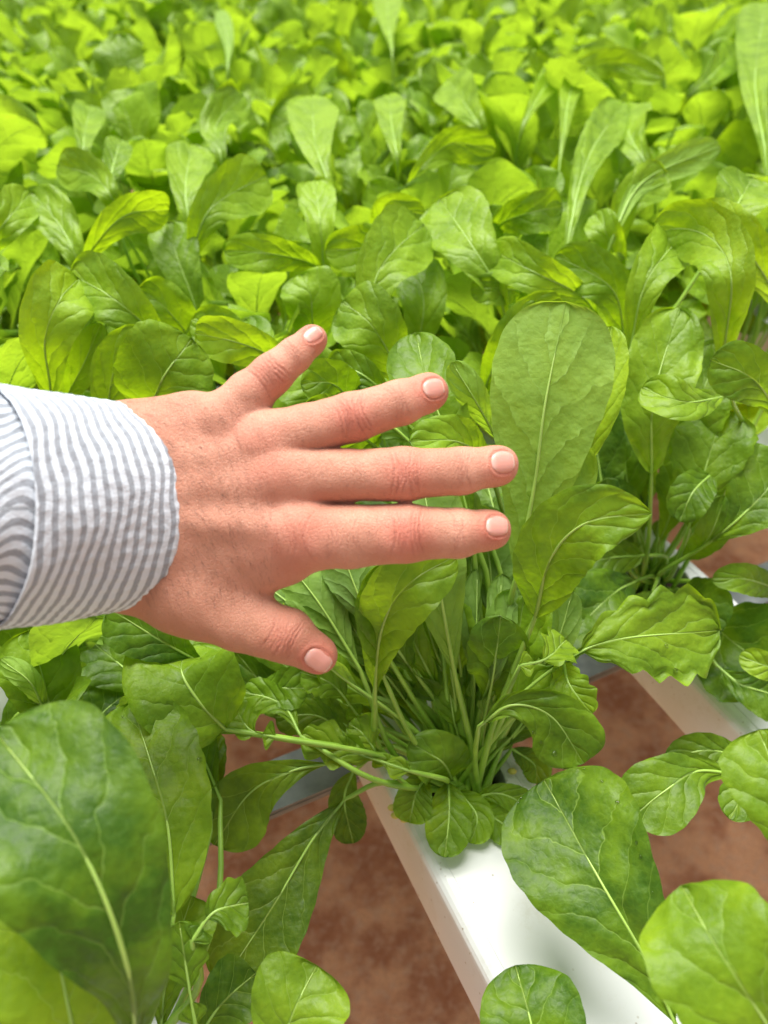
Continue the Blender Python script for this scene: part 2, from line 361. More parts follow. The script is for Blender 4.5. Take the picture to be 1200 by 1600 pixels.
def leaf_geo(P, half, hint, shape='spoon', roll=0, fold=12, cup=0., wave=.06, lob=0.03, nl=9, under=False, tone=.5, n=34, m=12, seed=0, bvec=None, ends=1.0):
    rg = np.random.RandomState(seed)
    t = np.linspace(0, 1, n + 1); v = 1 - (1 - t) ** 1.25
    fine = np.linspace(0, 1, 240); Cf = catmull(P, fine); Lc = np.concatenate([[0], np.cumsum(np.linalg.norm(np.diff(Cf, axis=0), axis=1))]); total = Lc[-1]
    tt = np.interp(v * total, Lc, fine); C = catmull(P, tt)
    T = nrm(np.gradient(catmull(P, np.clip(tt, 0, 1)), axis=0))
    if bvec is not None:
        B = np.tile(np.asarray(bvec, float), (n + 1, 1)); B = nrm(B - (B * T).sum(1, keepdims=True) * T)
    else:
        H = hint(C) if callable(hint) else np.tile(hint, (n + 1, 1)); B = nrm(np.cross(T, H))
    Nn = np.cross(B, T)
    ro = R(roll) if np.isscalar(roll) else np.interp(v, np.linspace(0, 1, len(roll)), [R(q) for q in roll])
    c_, s_ = np.cos(ro), np.sin(ro)
    c_ = np.broadcast_to(c_, (n + 1,))[:, None]; s_ = np.broadcast_to(s_, (n + 1,))[:, None]
    B, Nn = B * c_ + Nn * s_, Nn * c_ - B * s_
    sg = -1 if under else 1
    w = wprofile(shape, v) * half
    us = np.linspace(-1, 1, m + 1)
    V = []; UVs = []; HW = []
    ph = rg.rand(8) * 6.28; fo = R(fold)
    for side_i, u in enumerate(us):
        sd = 0 if u < 0 else 1
        x = v * nl + ph[sd] / 6.28
        saw = (np.abs((x % 1) - .5) * 2)
        lobf = 1 + lob * (1.6 * saw ** .8 - 1) * np.clip(v * 3, 0, 1) * (1 if lob < .1 else 1) * (abs(u)) + .05 * np.sin(v * 5 + ph[sd + 2]) * abs(u)
        ww = w * lobf
        a = abs(u)
        y = u * ww * math.cos(fo)
        z = a * ww * math.sin(fo) + cup * u * u * ww
        z = z + wave * half * a ** 1.8 * np.sin(v * (7 + 5 * rg.rand()) * 1.0 + ph[4 + sd]) * np.clip(v * 3, 0, 1)
        z = z + wave * .55 * half * a ** 2 * np.sin(v * 23 + ph[6 + sd] + u)
        z = z + (.035 + .12 * wave) * half * np.sin(v * 13 + u * 3 + ph[2]) * np.sin(u * 4 + ph[3])
        V.append(C + B * y[:, None] + sg * Nn * z[:, None])
        UVs.append(np.stack([np.full(n + 1, u * .5 + .5), v], 1)); HW.append(w * 100)
    V = np.stack(V, 1).reshape(-1, 3); U = np.stack(UVs, 1).reshape(-1, 2); HW = np.stack(HW, 1).ravel()
    Fc = []
    for i in range(n):
        for j in range(m):
            a = i * (m + 1) + j; f = (a, a + 1, a + m + 2, a + m + 1)
            Fc.append(f if not under else f[::-1])
    return V, Fc, U, {'tone': np.full(len(V), tone), 'halfw': HW}, (C, T, Nn * sg, w)
def tube(C, rad, K=7, flat=1.0, tn=None, tone=None):
    C = np.asarray(C); n = len(C); T = nrm(np.gradient(C, axis=0))
    ref = np.array([0.3, 0.2, .93]); 
    Nn = nrm(np.cross(T, np.tile(nrm(np.cross(T[0], ref)), (n, 1)))); B = np.cross(T, Nn)
    V = []
    for k in range(K):
        th = 2 * math.pi * k / K
        V.append(C + (Nn * math.cos(th) + B * math.sin(th) * flat) * np.asarray(rad)[:, None])
    V = np.stack(V, 1).reshape(-1, 3)
    Fc = [(i * K + k, i * K + (k + 1) % K, (i + 1) * K + (k + 1) % K, (i + 1) * K + k) for i in range(n - 1) for k in range(K)]
    Fc += [tuple(range(K))[::-1], tuple((n - 1) * K + k for k in range(K))]
    return V, Fc, np.repeat(tone if tone is not None else np.zeros(n), K)
def water_material():
    m, t = nodes('water')
    p = N(t, 'ShaderNodeBsdfPrincipled'); p.inputs['Roughness'].default_value = .03; p.inputs['IOR'].default_value = 1.33
    p.inputs['Transmission Weight'].default_value = 1; p.inputs['Base Color'].default_value = (1, 1, 1, 1)
    o = N(t, 'ShaderNodeOutputMaterial'); L(t, p.outputs[0], o.inputs[0]); return m
WATER = water_material()
def add_leaf(parent, org, pet, P, half, hint=None, srad=.0017, drops=0, label=None, **k):
    """pet: points of the leaf stalk ending at P[0]; P: the blade's midrib"""
    V, Fc, U, at, (C, T, Nn, w) = leaf_geo(P, half, hint, **k)
    lf = mesh_obj('leaf', V, Fc, LEAF, parent=parent, origin=org, uv=U, attrs=at)
    if label: lf['label'] = label
    nP = 12
    pc = catmull(pet, np.linspace(0, 1, nP))
    cut = int(len(C) * .90)
    path = np.vstack([pc[:-1], C[:cut] - Nn[:cut] * 0.00025])
    rad = np.concatenate([np.linspace(srad * 1.25, srad * .82, nP - 1), np.maximum(srad * .60 * (1 - np.linspace(0, 1, cut)) ** .8, .00018)])
    tn = np.concatenate([np.linspace(0, .25, nP - 1), np.linspace(.35, 1, cut)])
    tv, tf, ta = tube(path, rad, tone=tn)
    mesh_obj('stem', tv, tf, STEM, parent=lf, origin=org, attrs={'tone': ta})
    rd = random.Random(int(half * 1e6))
    m_ = k.get('m', 12); up_ = Nn if not k.get('under') else Nn
    for _ in range(drops):
        i = rd.randint(int(len(C) * .3), len(C) - 4); j = rd.choice([1, 2, m_ - 2, m_ - 1, rd.randint(1, m_ - 1)])
        q = V[i * (m_ + 1) + j]; e1 = nrm(V[(i + 1) * (m_ + 1) + j] - q); e2 = nrm(V[i * (m_ + 1) + j + 1] - q); nn = nrm(np.cross(e2, e1))
        if nn @ (CAM - q) < 0: nn = -nn
        e2 = np.cross(nn, e1); r_ = rd.uniform(.0006, .0015); W = [q + nn * r_ * .62]; K = 12
        for ph in (30, 60, 90, 120):
            for a in range(K):
                th = 2 * math.pi * a / K; W.append(q + (e1 * math.cos(th) * (1 + .1 * math.sin(3 * th)) + e2 * math.sin(th)) * r_ * math.sin(R(ph)) + nn * r_ * .62 * math.cos(R(ph)))
        Q = [(0, 1 + a, 1 + (a + 1) % K) for a in range(K)] + [(1 + c * K + a, 1 + (c + 1) * K + a, 1 + (c + 1) * K + (a + 1) % K, 1 + c * K + (a + 1) % K) for c in range(3) for a in range(K)] + [tuple(1 + 3 * K + a for a in range(K))[::-1]]
        mesh_obj('water_drop', W, Q, WATER, parent=lf, origin=org)
    return lf
camhint = lambda C: nrm(CAM - C)

PLANTS = {}
def plant(key, row, a, label, cat='plant', group='arugula plants in the channels'):
    b = base(row, a); o = empty('arugula_plant', b); tag(o, label, cat, group)
    PLANTS[key] = (o, b, row, a); return o

def hero(key, pts, W, pet=None, **k):
    """pts: (px,py,h) along the blade from stalk to tip, W: full width in photo pixels"""
    o, b, row, a = PLANTS[key]
    P = [G(*q) for q in pts]
    dep = proj(P[len(P) // 2])[2]; half = W / 2 / F * dep
    rg = random.Random(int(pts[0][0] * 7 + pts[0][1]))
    b0 = b + np.array([rg.uniform(-.013, .013), rg.uniform(-.013, .013), -.012])
    if pet: pp = [b0] + [G(*q) for q in pet] + [P[0]]
    else:
        d = P[0] - b0; mid = b0 + d * .5; mid[2] += np.linalg.norm(d[:2]) * .18
        t1 = nrm(P[1] - P[0]); mid = mid * .6 + (P[0] - t1 * np.linalg.norm(d) * .5) * .4
        mid[2] = max(mid[2], TOP + .01)
        pp = [b0, mid, P[0]] if np.linalg.norm(d) > .07 else [b0, P[0]]
    k.setdefault('seed', int(abs(pts[0][0]) * 13 + abs(pts[0][1])))
    hint = k.pop('hint', camhint)
    return add_leaf(o, b, pp, P, half, hint, **k)

def rnd_leaf(parent, org, b, rg, az, lean, Lp, Lb, W, tone, droop=.6, shape=None, nn=20, mm=8, srad=.0016):
    """a leaf of a free-standing plant: stalk rises at lean from the vertical, blade arches outward"""
    d = np.array([math.cos(az), math.sin(az), 0]); zz = np.array([0, 0, 1.0])
    b0 = b + d * rg.uniform(.003, .014) + np.array([0, 0, -.012])
    q = b0; pts = [q]; an = lean * .75
    for i in range(3):
        q = q + (d * math.sin(an) + zz * math.cos(an)) * Lp / 3; pts.append(q); an += lean * .12
    P = [q]
    for i in range(4):
        q = q + (d * math.sin(an) + zz * math.cos(an)) * Lb / 4; P.append(q); an += droop * rg.uniform(.10, .38)
    side = np.cross(d, zz) * 1.0
    tw = rg.uniform(-55, 55)
    bv = np.cross(zz, d)
    # side vector so that the normal points inward and up
    sh = shape or rg.choice(['spoon', 'spoon', 'oval', 'long', 'spoon', 'lyrate'])
    V = add_leaf(parent, org, pts, P, W / 2, None, srad=srad, bvec=-bv, roll=[tw * .3, tw, tw * rg.uniform(.6, 1.4)], fold=rg.uniform(2, 20), cup=rg.uniform(-.18, .22),
                 wave=rg.uniform(.06, .2), lob=rg.uniform(.01, .06) if sh != 'lyrate' else .12, nl=rg.randint(6, 11), tone=tone, shape=sh, n=nn, m=mm, seed=rg.randint(0, 99999))
    return V
# ------------------------------------------------------------------ channels
ROWRANGE = range(-5, 14)
NAMES = {-1: 'white plastic channel glimpsed between leaves at the lower left corner', 0: 'white plastic channel with a dark round hole, running out of the bottom edge',
         1: 'white plastic channel at the right edge beyond the strip of bare red floor'}
for r in ROWRANGE:
    hl = [PL0 + PLS * j for j in range(-1, 5)] if r in (-1, 0, 1) else []
    if r == -1: hl = [.150 + PLS * j for j in range(-1, 5)]
    if r == 1: hl = [.316 + PLS * j for j in range(-2, 5)]
    channel(r, -.35, 3.6, NAMES.get(r, 'white plastic channel hidden under the dense leaves of the field'), hl)
# galvanised crossbeam that carries the channels
A1 = G(310, 1338, -.062); A2 = G(1190, 866, -.062)
for i, off in enumerate((0, 1.2, 2.4)):
    c = (A1 + A2) / 2 + DA * off; dx = DN * 2.6 * (1 if i == 0 else 1.2)
    pa = empty('support_beam', c); tag(pa, ['grey galvanised crossbeam under the white channels left of the plant being held', 'grey galvanised crossbeam hidden under the field of leaves', 'grey galvanised crossbeam hidden under the field of leaves'][i], 'metal beam', 'crossbeams under the channels' if i else None)
    box('beam_web', c + np.array([0, 0, -.002]), dx, DA * .02, np.array([0, 0, .0015]), STEEL, parent=pa, origin=c)
    for s in (-1, 1):
        box('beam_flange', c + DA * s * .0195 + np.array([0, 0, -.0065]), dx, DA * .001, np.array([0, 0, .0025]), STEEL, parent=pa, origin=c)
    # (legs stand on the ground)
    for k in (-3, -1, 1, 3):
        q = c + DN * (.62 * k); q[2] = TOP / 2 - .05
        box('leg', q, DN * .015, DA * .015, np.array([0, 0, TOP / 2 - .052]), STEEL, parent=pa, origin=c)

# ------------------------------------------------------------------ the plants
GA = {0: PL0, -1: .150, 1: .316}
def ga(row, j):
    a0 = GA.get(row, PL0 + ((row * 37) % 10) / 10 * PLS); return a0 + PLS * j
LAB = {
 (0, 0): ('rocket plant pressed back by the spread fingers, stalks fanning out of the round hole', None),
 (0, -1): ('rocket plant at the bottom edge, one big leaf lying over the white channel', None),
 (1, 0): ('shaded rocket plant right of the held one with upright crinkled leaf and pale folded leaf', None),
 (1, -1): ('rocket plant at the right edge with drooping dark oval leaves over bare red floor', None),
 (-1, 0): ('rocket plant at the lower left corner with a very large blurred leaf', None),
 (-1, 1): ('rocket plant directly under the shirt cuff and wrist', None),
 (0, 1): ('rocket plant behind the fingertips, its rounded leaves showing between the fingers', None),
 (1, 1): ('rocket plant behind the tall pale held leaf', None),
 (-1, 2): ('rocket plant just behind the sleeve with two large overlapping oval leaves', None),
 (0, 2): ('rocket plant beyond the little finger with a bright yellow green wavy leaf', None),
 (-1, 3): ('rocket plant at the left edge above the sleeve with a crinkled slanting leaf', None),
 (0, 3): ('rocket plant at upper left whose upright leaf curls over at its tip', None),
 (1, 2): ('rocket plant at upper centre with one big round upright leaf beyond the fingers', None),
 (2, 2): ('rocket plant at upper right with a long slender leaf arching to the right', None),
 (2, 1): ('rocket plant at the right edge with a tall leaf reaching to the top right corner', None),
 (2, 5): ('far rocket plant with a pale yellow leaf touching the top edge near the middle', None),
 (1, 4): ('far blurred rocket plant with a slender pale upright leaf, left of the top middle', None),
 (3, 3): ('blurred rocket plant near the top right corner with a slanting slender leaf', None),
 (-2, 0): ('rocket plant at the left edge below the sleeve with curled upright leaves', None),
}
PR = random.Random(11)
FIELD = [k for k in LAB if k[1] >= 1 and k != (-1, 1) and k != (0, 1)]
slots = {}
for r in ROWRANGE:
    for j in range(-2, 17):
        a = ga(r, j); b = base(r, a)
        x, y, z = proj(b + np.array([0, 0, .19]))
        if (r, j) not in LAB:
            if z < .33 or not (-190 < x < 1390) or y > 1150 or z > 2.6: continue
        slots[(r, j)] = b
for (r, j), b in slots.items():
    if (r, j) in LAB: plant((r, j), r, ga(r, j), LAB[(r, j)][0])

def near_key(p, depmax=1.05):
    best = None
    for k, b in slots.items():
        d = np.linalg.norm((b - p)[:2])
        if k in ((0, 0), (0, -1), (1, -1), (-1, 0)): d += .1
        if best is None or d < best[0]: best = (d, k)
    return best[1]
HL = {}
def fh(pts, W, **k):            # leaf of whichever field plant stands beneath it
    p = G(*pts[0]); key = near_key(p)
    if k.get('shape') in ('oval', 'long', 'spoon'):
        k['shape'] = 'obl' if k['shape'] != 'spoon' else 'spoon'
        a, b = pts[0], pts[1]; f = .75
        pts = [(a[0] + (a[0] - b[0]) * f * .6, a[1] + abs(a[1] - b[1]) * f * .9 + 18, a[2] - .035)] + list(pts)
    k['tone'] = min(1.0, k['tone'] + .22)
    HL.setdefault(key, []).append((round(W), pts[-1][:2], k.get('tone')))
    if key not in PLANTS: plant(key, key[0], ga(*key), 'broad leaved rocket plant in the nearer rows beyond the hand', group='rocket plants of the field beyond the hand')
    return hero(key, pts, W, **k)
C = (0, 0); Rr = (1, 0)
# --- the held plant
hero(C, [(806, 905, .155), (835, 760, .205), (852, 630, .245), (884, 472, .285)], 186, pet=[(765, 1080, .06)], under=True, shape='held', tone=.70, fold=7, wave=.035, lob=.015, n=48, m=18, srad=.0024, label='tall pale leaf turned to show its underside, held up by the fingertips')
hero(C, [(900, 760, .17), (938, 640, .215), (955, 510, .25)], 70, under=False, shape='long', tone=.95, fold=20, lob=.04)
hero(C, [(836, 965, .15), (862, 870, .195), (920, 815, .22), (1018, 802, .225)], 132, pet=[(772, 1130, .07)], shape='point', tone=.4, roll=[10, 5, -10], fold=9, wave=.05, lob=.03, n=44, m=16, srad=.002, label='pointed bright leaf arching over to the right')
hero(C, [(838, 900, .12), (872, 790, .18), (900, 730, .2), (872, 695, .215)], 80, under=True, shape='long', tone=.9, fold=28, cup=-.4, wave=.15)
hero(C, [(800, 1095, .10), (880, 1035, .12), (960, 1000, .13), (1122, 985, .12)], 150, pet=[(762, 1165, .045)], shape='lyrate', tone=.52, lob=.17, nl=8, wave=.10, drops=3, fold=6, n=60, m=16, srad=.0019, label='ragged edged lobed leaf reaching out to the right')
hero(C, [(748, 1135, .10), (800, 1102, .115), (862, 1120, .11), (912, 1192, .09)], 112, pet=[(742, 1190, .04)], shape='spoon', tone=.32, roll=-12, fold=8, lob=.015, n=40, m=14, drops=5)
hero(C, [(705, 1215, .018), (690, 1190, .045), (640, 1160, .055)], 88, shape='round', tone=.42, fold=4, lob=.0)
hero(C, [(665, 1215, .03), (650, 1240, .03), (640, 1285, .018)], 66, shape='oval', tone=.5, fold=15, lob=.02)
hero(C, [(700, 1222, .02), (702, 1270, .022), (695, 1340, .012)], 72, shape='oval', tone=.55, fold=12, wave=.1, lob=.02)
hero(C, [(715, 1235, .012), (745, 1275, .012), (735, 1318, .006)], 56, shape='oval', tone=.5, fold=8)
hero(C, [(738, 1248, .010), (780, 1240, .018), (832, 1262, .012)], 44, shape='long', tone=.5, fold=8)
hero(C, [(735, 1262, .006), (775, 1280, .008), (812, 1308, .005)], 58, shape='oval', tone=.36, fold=6)
hero(C, [(800, 1170, .02), (835, 1195, .01), (838, 1225, .004)], 48, shape='oval', tone=.2)
hero(C, [(540, 1248, .03), (490, 1310, .025), (430, 1410, .012), (345, 1540, -.005)], 140, pet=[(610, 1222, .03)], shape='long', tone=.12, fold=5, wave=.04, lob=.02, n=46, m=16, label='dark green leaf hanging down over the red floor')
hero(C, [(552, 1205, .012), (538, 1250, .0), (552, 1318, -.02)], 60, shape='oval', tone=.08)
hero(C, [(520, 1192, .05), (455, 1205, .05), (390, 1240, .045), (335, 1320, .03)], 112, pet=[(620, 1190, .03)], shape='spoon', tone=.3, fold=10, roll=10, lob=.02, n=40)
hero(C, [(352, 1140, .088), (312, 1098, .108), (284, 1050, .118), (292, 1012, .106)], 182, pet=[(610, 1185, .04), (470, 1158, .075)], shape='round', tone=.42, fold=12, cup=.15, roll=[0, 5, 10], drops=4, lob=.01, n=40, m=18, srad=.0021, label='folded rounded leaf just below the wrist')
hero(C, [(430, 1152, .082), (390, 1140, .086), (366, 1100, .09)], 80, shape='lyrate', tone=.6, lob=.4, nl=3)
hero(C, [(640, 1205, .055), (560, 1178, .06), (470, 1150, .068)], 66, shape='lyrate', tone=.75, lob=.35, nl=4, wave=.2)
hero(C, [(600, 1195, .05), (570, 1150, .065), (545, 1130, .07)], 60, shape='lyrate', tone=.7, lob=.3, nl=4, wave=.25)
hero(C, [(585, 1085, .10), (596, 985, .15), (636, 915, .18), (712, 868, .19)], 112, pet=[(600, 1180, .04)], shape='long', tone=.58, fold=16, roll=[40, 10, -20], lob=.03, n=40, srad=.0022)
hero(C, [(600, 1060, .11), (590, 980, .15), (606, 880, .18)], 84, shape='long', tone=.4, fold=10, roll=-20)
hero(C, [(712, 1060, .10), (692, 950, .15), (676, 840, .185), (650, 700, .205)], 118, pet=[(738, 1180, .03)], under=True, shape='long', tone=.5, fold=10, lob=.03, n=44, srad=.0022)
hero(C, [(562, 1045, .10), (500, 945, .135), (450, 880, .15)], 84, pet=[(625, 1190, .03)], under=True, shape='long', tone=.4, fold=14, lob=.08, srad=.002)
hero(C, [(590, 1000, .11), (560, 930, .14), (530, 850, .16)], 90, under=True, shape='spoon', tone=.35)
hero(C, [(738, 830, .165), (705, 700, .20), (668, 600, .225), (650, 522, .235)], 112, pet=[(760, 1100, .05)], shape='long', tone=.42, fold=12, wave=.08, lob=.02, n=44)
hero(C, [(778, 690, .19), (742, 625, .225), (706, 566, .245)], 54, under=True, shape='long', tone=.92, fold=20)
hero(C, [(610, 620, .205), (560, 582, .22), (510, 568, .215)], 58, shape='oval', tone=.45)
hero(C, [(640, 690, .20), (600, 660, .21), (520, 640, .21)], 70, shape='oval', tone=.5, under=True)
hero(C, [(735, 760, .175), (690, 690, .20), (640, 660, .205)], 90, shape='spoon', tone=.55, under=True)
hero(C, [(760, 830, .15), (720, 790, .17), (640, 780, .17)], 110, shape='spoon', tone=.3, under=True)
hero(C, [(470, 1150, .07), (440, 1100, .075), (380, 1080, .075)], 60, shape='spoon', tone=.1, lob=.05)
hero(C, [(560, 1165, .05), (500, 1120, .06), (430, 1120, .06)], 62, shape='spoon', tone=.15, lob=.08)
hero(C, [(560, 1120, .06), (520, 1070, .085), (470, 1050, .095)], 60, shape='lyrate', tone=.4, lob=.1)
hero(C, [(800, 1120, .03), (850, 1020, .05), (880, 940, .06)], 120, shape='spoon', tone=.12)
hero(C, [(812, 1040, .13), (852, 1030, .135), (884, 1000, .13)], 70, pet=[(765, 1150, .06)], shape='lyrate', tone=.7, lob=.3, nl=4)
hero(C, [(880, 1030, .12), (890, 1070, .12), (925, 1115, .11)], 60, pet=[(765, 1160, .05), (840, 1075, .10)], shape='oval', tone=.65, lob=.2, nl=4)
hero(C, [(830, 1010, .10), (860, 1060, .09), (925, 1110, .08)], 62, shape='lyrate', tone=.75, lob=.2, nl=5)
# stalks and small lobed leaves packed between them
fr_ = random.Random(5)
for i in range(48):
    x = fr_.uniform(500, 880); t = (x - 690) / 200
    y = fr_.uniform(850, 1010) + 60 * abs(t); h = fr_.uniform(.075, .115)
    bx = 735 + (x - 735) * fr_.uniform(.45, .6); by = 1222 + (y - 1222) * fr_.uniform(.5, .65)
    tip = (x + (x - 735) * .25, y - fr_.uniform(60, 150), h + .03)
    hero(C, [(bx, by, h * .55), (x, y, h), tip], fr_.uniform(44, 96), shape=fr_.choice(['lyrate', 'lyrate', 'long', 'spoon']), tone=fr_.uniform(.1, .6), lob=fr_.choice([.05, .15, .25]), nl=fr_.randint(4, 8), roll=fr_.uniform(-55, 55), fold=fr_.uniform(5, 25), wave=.16,
         under=fr_.random() < .4, n=26, m=8, srad=fr_.uniform(.0016, .0027))
for i in range(22):
    x = fr_.uniform(440, 850); y = fr_.uniform(1000, 1130); h = fr_.uniform(.02, .06)
    hero(C, [(735 + (x - 735) * .5, 1222 + (y - 1222) * .5, h * .6), (x, y, h), (x + (x - 735) * .3, y - fr_.uniform(40, 90), h + .02)], fr_.uniform(45, 80), shape=fr_.choice(['lyrate', 'obl', 'long']), tone=fr_.uniform(0, .45), lob=.12, nl=fr_.randint(4, 8), roll=fr_.uniform(-50, 50), fold=15, wave=.14, n=24, m=8, srad=.0018)
hero(C, [(770, 1000, .09), (765, 880, .13), (745, 790, .16)], 90, shape='long', tone=.2, under=True)
hero(C, [(690, 1000, .09), (690, 880, .12), (690, 780, .15)], 110, shape='long', tone=.3)
hero(C, [(520, 1010, .08), (460, 950, .11), (395, 900, .12)], 130, shape='long', tone=.2, under=True)
hero(C, [(795, 920, .09), (775, 810, .13), (745, 700, .15)], 130, shape='long', tone=.25)
hero(C, [(640, 900, .10), (620, 800, .14), (600, 740, .15)], 120, shape='long', tone=.25)
hero(C, [(590, 700, .19), (540, 665, .225), (470, 640, .235)], 84, shape='oval', tone=.55, wave=.12)
hero(C, [(765, 720, .19), (715, 690, .222), (640, 690, .23)], 80, shape='oval', tone=.6, roll=-20)
hero(C, [(560, 640, .19), (520, 600, .222), (470, 600, .225)], 80, shape='oval', tone=.35, lob=.04)
hero(Rr, [(1000, 905, .04), (955, 930, .065), (895, 990, .055)], 120, shape='spoon', tone=.1)
hero(Rr, [(1020, 925, .04), (1010, 965, .045), (975, 1025, .03)], 90, shape='oval', tone=.12)
hero(Rr, [(1060, 920, .04), (1090, 950, .06), (1130, 985, .06)], 110, shape='oval', tone=.15)
# --- bottom plant on the same channel
D = (0, -1)
hero(D, [(1056, 1602, .055), (1010, 1500, .07), (940, 1380, .085), (850, 1218, .085)], 232, shape='long', drops=9, tone=-.12, fold=11, wave=.03, lob=.02, n=50, m=18, srad=.0018, roll=[20, 8, 0], label='big glossy leaf lying over the white channel')
hero(D, [(850, 1720, .03), (830, 1600, .05), (805, 1508, .05)], 165, shape='round', tone=.08, fold=6, lob=.01)
hero(D, [(1290, 1760, .10), (1210, 1620, .145), (1120, 1480, .165), (1065, 1385, .16)], 225, shape='spoon', tone=.28, fold=6, lob=.05, nl=8, n=40, m=16)
hero(D, [(1150, 1800, .02), (1190, 1700, .05), (1230, 1600, .05)], 130, shape='spoon', tone=.3)
# --- right edge, nearer
E_ = (1, -1)
hero(E_, [(1160, 1212, .06), (1090, 1205, .07), (1040, 1235, .07), (985, 1278, .06)], 108, shape='spoon', tone=.15, fold=7, lob=.012, n=36)
hero(E_, [(1185, 1195, .05), (1110, 1172, .055), (1040, 1188, .05)], 54, shape='oval', tone=.1)
hero(E_, [(1280, 1430, .12), (1240, 1280, .15), (1185, 1140, .165)], 165, shape='spoon', tone=.62, lob=.04)
hero(E_, [(1215, 1215, .07), (1165, 1240, .075), (1140, 1280, .07)], 70, shape='oval', tone=.25, lob=.04)
# --- right, in the shade
Rr = (1, 0)
hero(Rr, [(1018, 740, .14), (1022, 620, .19), (1062, 480, .23)], 112, shape='oval', tone=.72, fold=8, wave=.14, lob=.02, n=44, m=16, roll=-8, label='upright crinkled yellow green leaf')
hero(Rr, [(1142, 617, .20), (1070, 628, .215), (1002, 606, .215)], 74, shape='spoon', tone=.48, roll=-25, fold=16, lob=.02, n=32)
hero(Rr, [(1225, 665, .19), (1180, 595, .225), (1110, 562, .235)], 92, shape='spoon', tone=.55, fold=8, lob=.015)
hero(Rr, [(1090, 730, .13), (1090, 640, .17), (1130, 535, .20)], 110, shape='oval', tone=.3, wave=.12, lob=.05, nl=12)
hero(Rr, [(1075, 830, .10), (1100, 740, .14), (1130, 640, .17)], 120, shape='long', tone=.25, wave=.12, lob=.06)
hero(Rr, [(1110, 742, .14), (1082, 770, .14), (1062, 815, .125)], 68, shape='round', tone=.35)
hero(Rr, [(1105, 850, .10), (1160, 805, .125), (1240, 720, .15)], 150, shape='spoon', tone=.1, n=36)
hero(Rr, [(1230, 925, .06), (1165, 905, .085), (1112, 905, .085)], 50, shape='oval', tone=.4)
hero(Rr, [(1005, 868, .06), (950, 872, .065), (888, 885, .06)], 76, shape='oval', tone=.18)
hero(Rr, [(1070, 930, .02), (1130, 990, .03), (1220, 1060, .03)], 170, shape='spoon', tone=.08, n=36, wave=.12)
hero(Rr, [(1120, 1040, .03), (1160, 1070, .03), (1230, 1090, .03)], 90, shape='spoon', tone=.05)
hero(Rr, [(1240, 1055, .06), (1195, 1040, .07), (1155, 1025, .07)], 46, shape='oval', tone=.85)
hero(Rr, [(950, 830, .08), (935, 720, .12), (920, 620, .16)], 90, shape='oval', tone=.15)
hero(Rr, [(985, 790, .09), (975, 700, .13), (980, 600, .16)], 100, shape='oval', tone=.12, lob=.05)
hero(Rr, [(860, 1000, .03), (880, 940, .045), (920, 900, .05)], 90, shape='spoon', tone=.1)
for i in range(12):
    x = fr_.uniform(930, 1140); y = fr_.uniform(700, 850); h = fr_.uniform(.06, .13)
    hero(Rr, [(1005 + (x - 1005) * .5, 915 + (y - 915) * .5, h * .5), (x, y, h), (x + (x - 1005) * .3, y - 70, h + .03)], fr_.uniform(50, 90), shape=fr_.choice(['spoon', 'lyrate', 'oval']), tone=fr_.uniform(.05, .35), roll=fr_.uniform(-50, 50), lob=.06, n=24, m=8)
# --- lower left corner, close to the lens
Ll = (-1, 0)
hero(Ll, [(216, 1650, .13), (196, 1500, .18), (118, 1310, .215), (-10, 1140, .225)], 300, shape='obl', tone=.10, fold=6, wave=.05, lob=.02, nl=7, n=54, m=20, srad=.0022, label='very large blurred leaf close to the lens')
hero(Ll, [(128, 1720, .11), (108, 1580, .145), (60, 1420, .165), (-60, 1270, .17)], 250, shape='oval', tone=.48, fold=10, wave=.06, n=44, m=16)
hero(Ll, [(272, 1430, .075), (262, 1290, .10), (235, 1190, .11), (205, 1098, .11)], 168, drops=5, shape='oval', tone=.46, fold=7, wave=.06, lob=.035, nl=8, n=44, m=16)
hero(Ll, [(120, 1178, .06), (160, 1115, .07), (220, 1066, .07)], 84, shape='oval', tone=.14, fold=10, roll=15)
hero(Ll, [(300, 1470, .085), (335, 1425, .09), (388, 1410, .085)], 84, pet=[(300, 1560, .05)], shape='lyrate', tone=.25, lob=.12, nl=5, srad=.002)
hero(Ll, [(305, 1600, .06), (292, 1520, .075), (280, 1440, .09)], 80, pet=[(310, 1660, .03)], shape='lyrate', tone=.4, lob=.2, nl=5)
hero(Ll, [(425, 1700, .04), (455, 1590, .06), (495, 1508, .065)], 165, shape='spoon', tone=.36, lob=.012, n=36)
hero(Ll, [(300, 1640, .02), (345, 1570, .035), (400, 1520, .04)], 100, shape='spoon', tone=.12)
hero(Ll, [(250, 1620, .03), (262, 1520, .05), (300, 1400, .06)], 110, shape='obl', tone=.25)
hero(Ll, [(345, 1250, .05), (315, 1180, .06), (280, 1120, .065)], 84, shape='spoon', tone=.15, lob=.05)
hero(Ll, [(330, 1300, .04), (330, 1210, .05), (320, 1140, .05)], 60, shape='spoon', tone=.2, lob=.05)
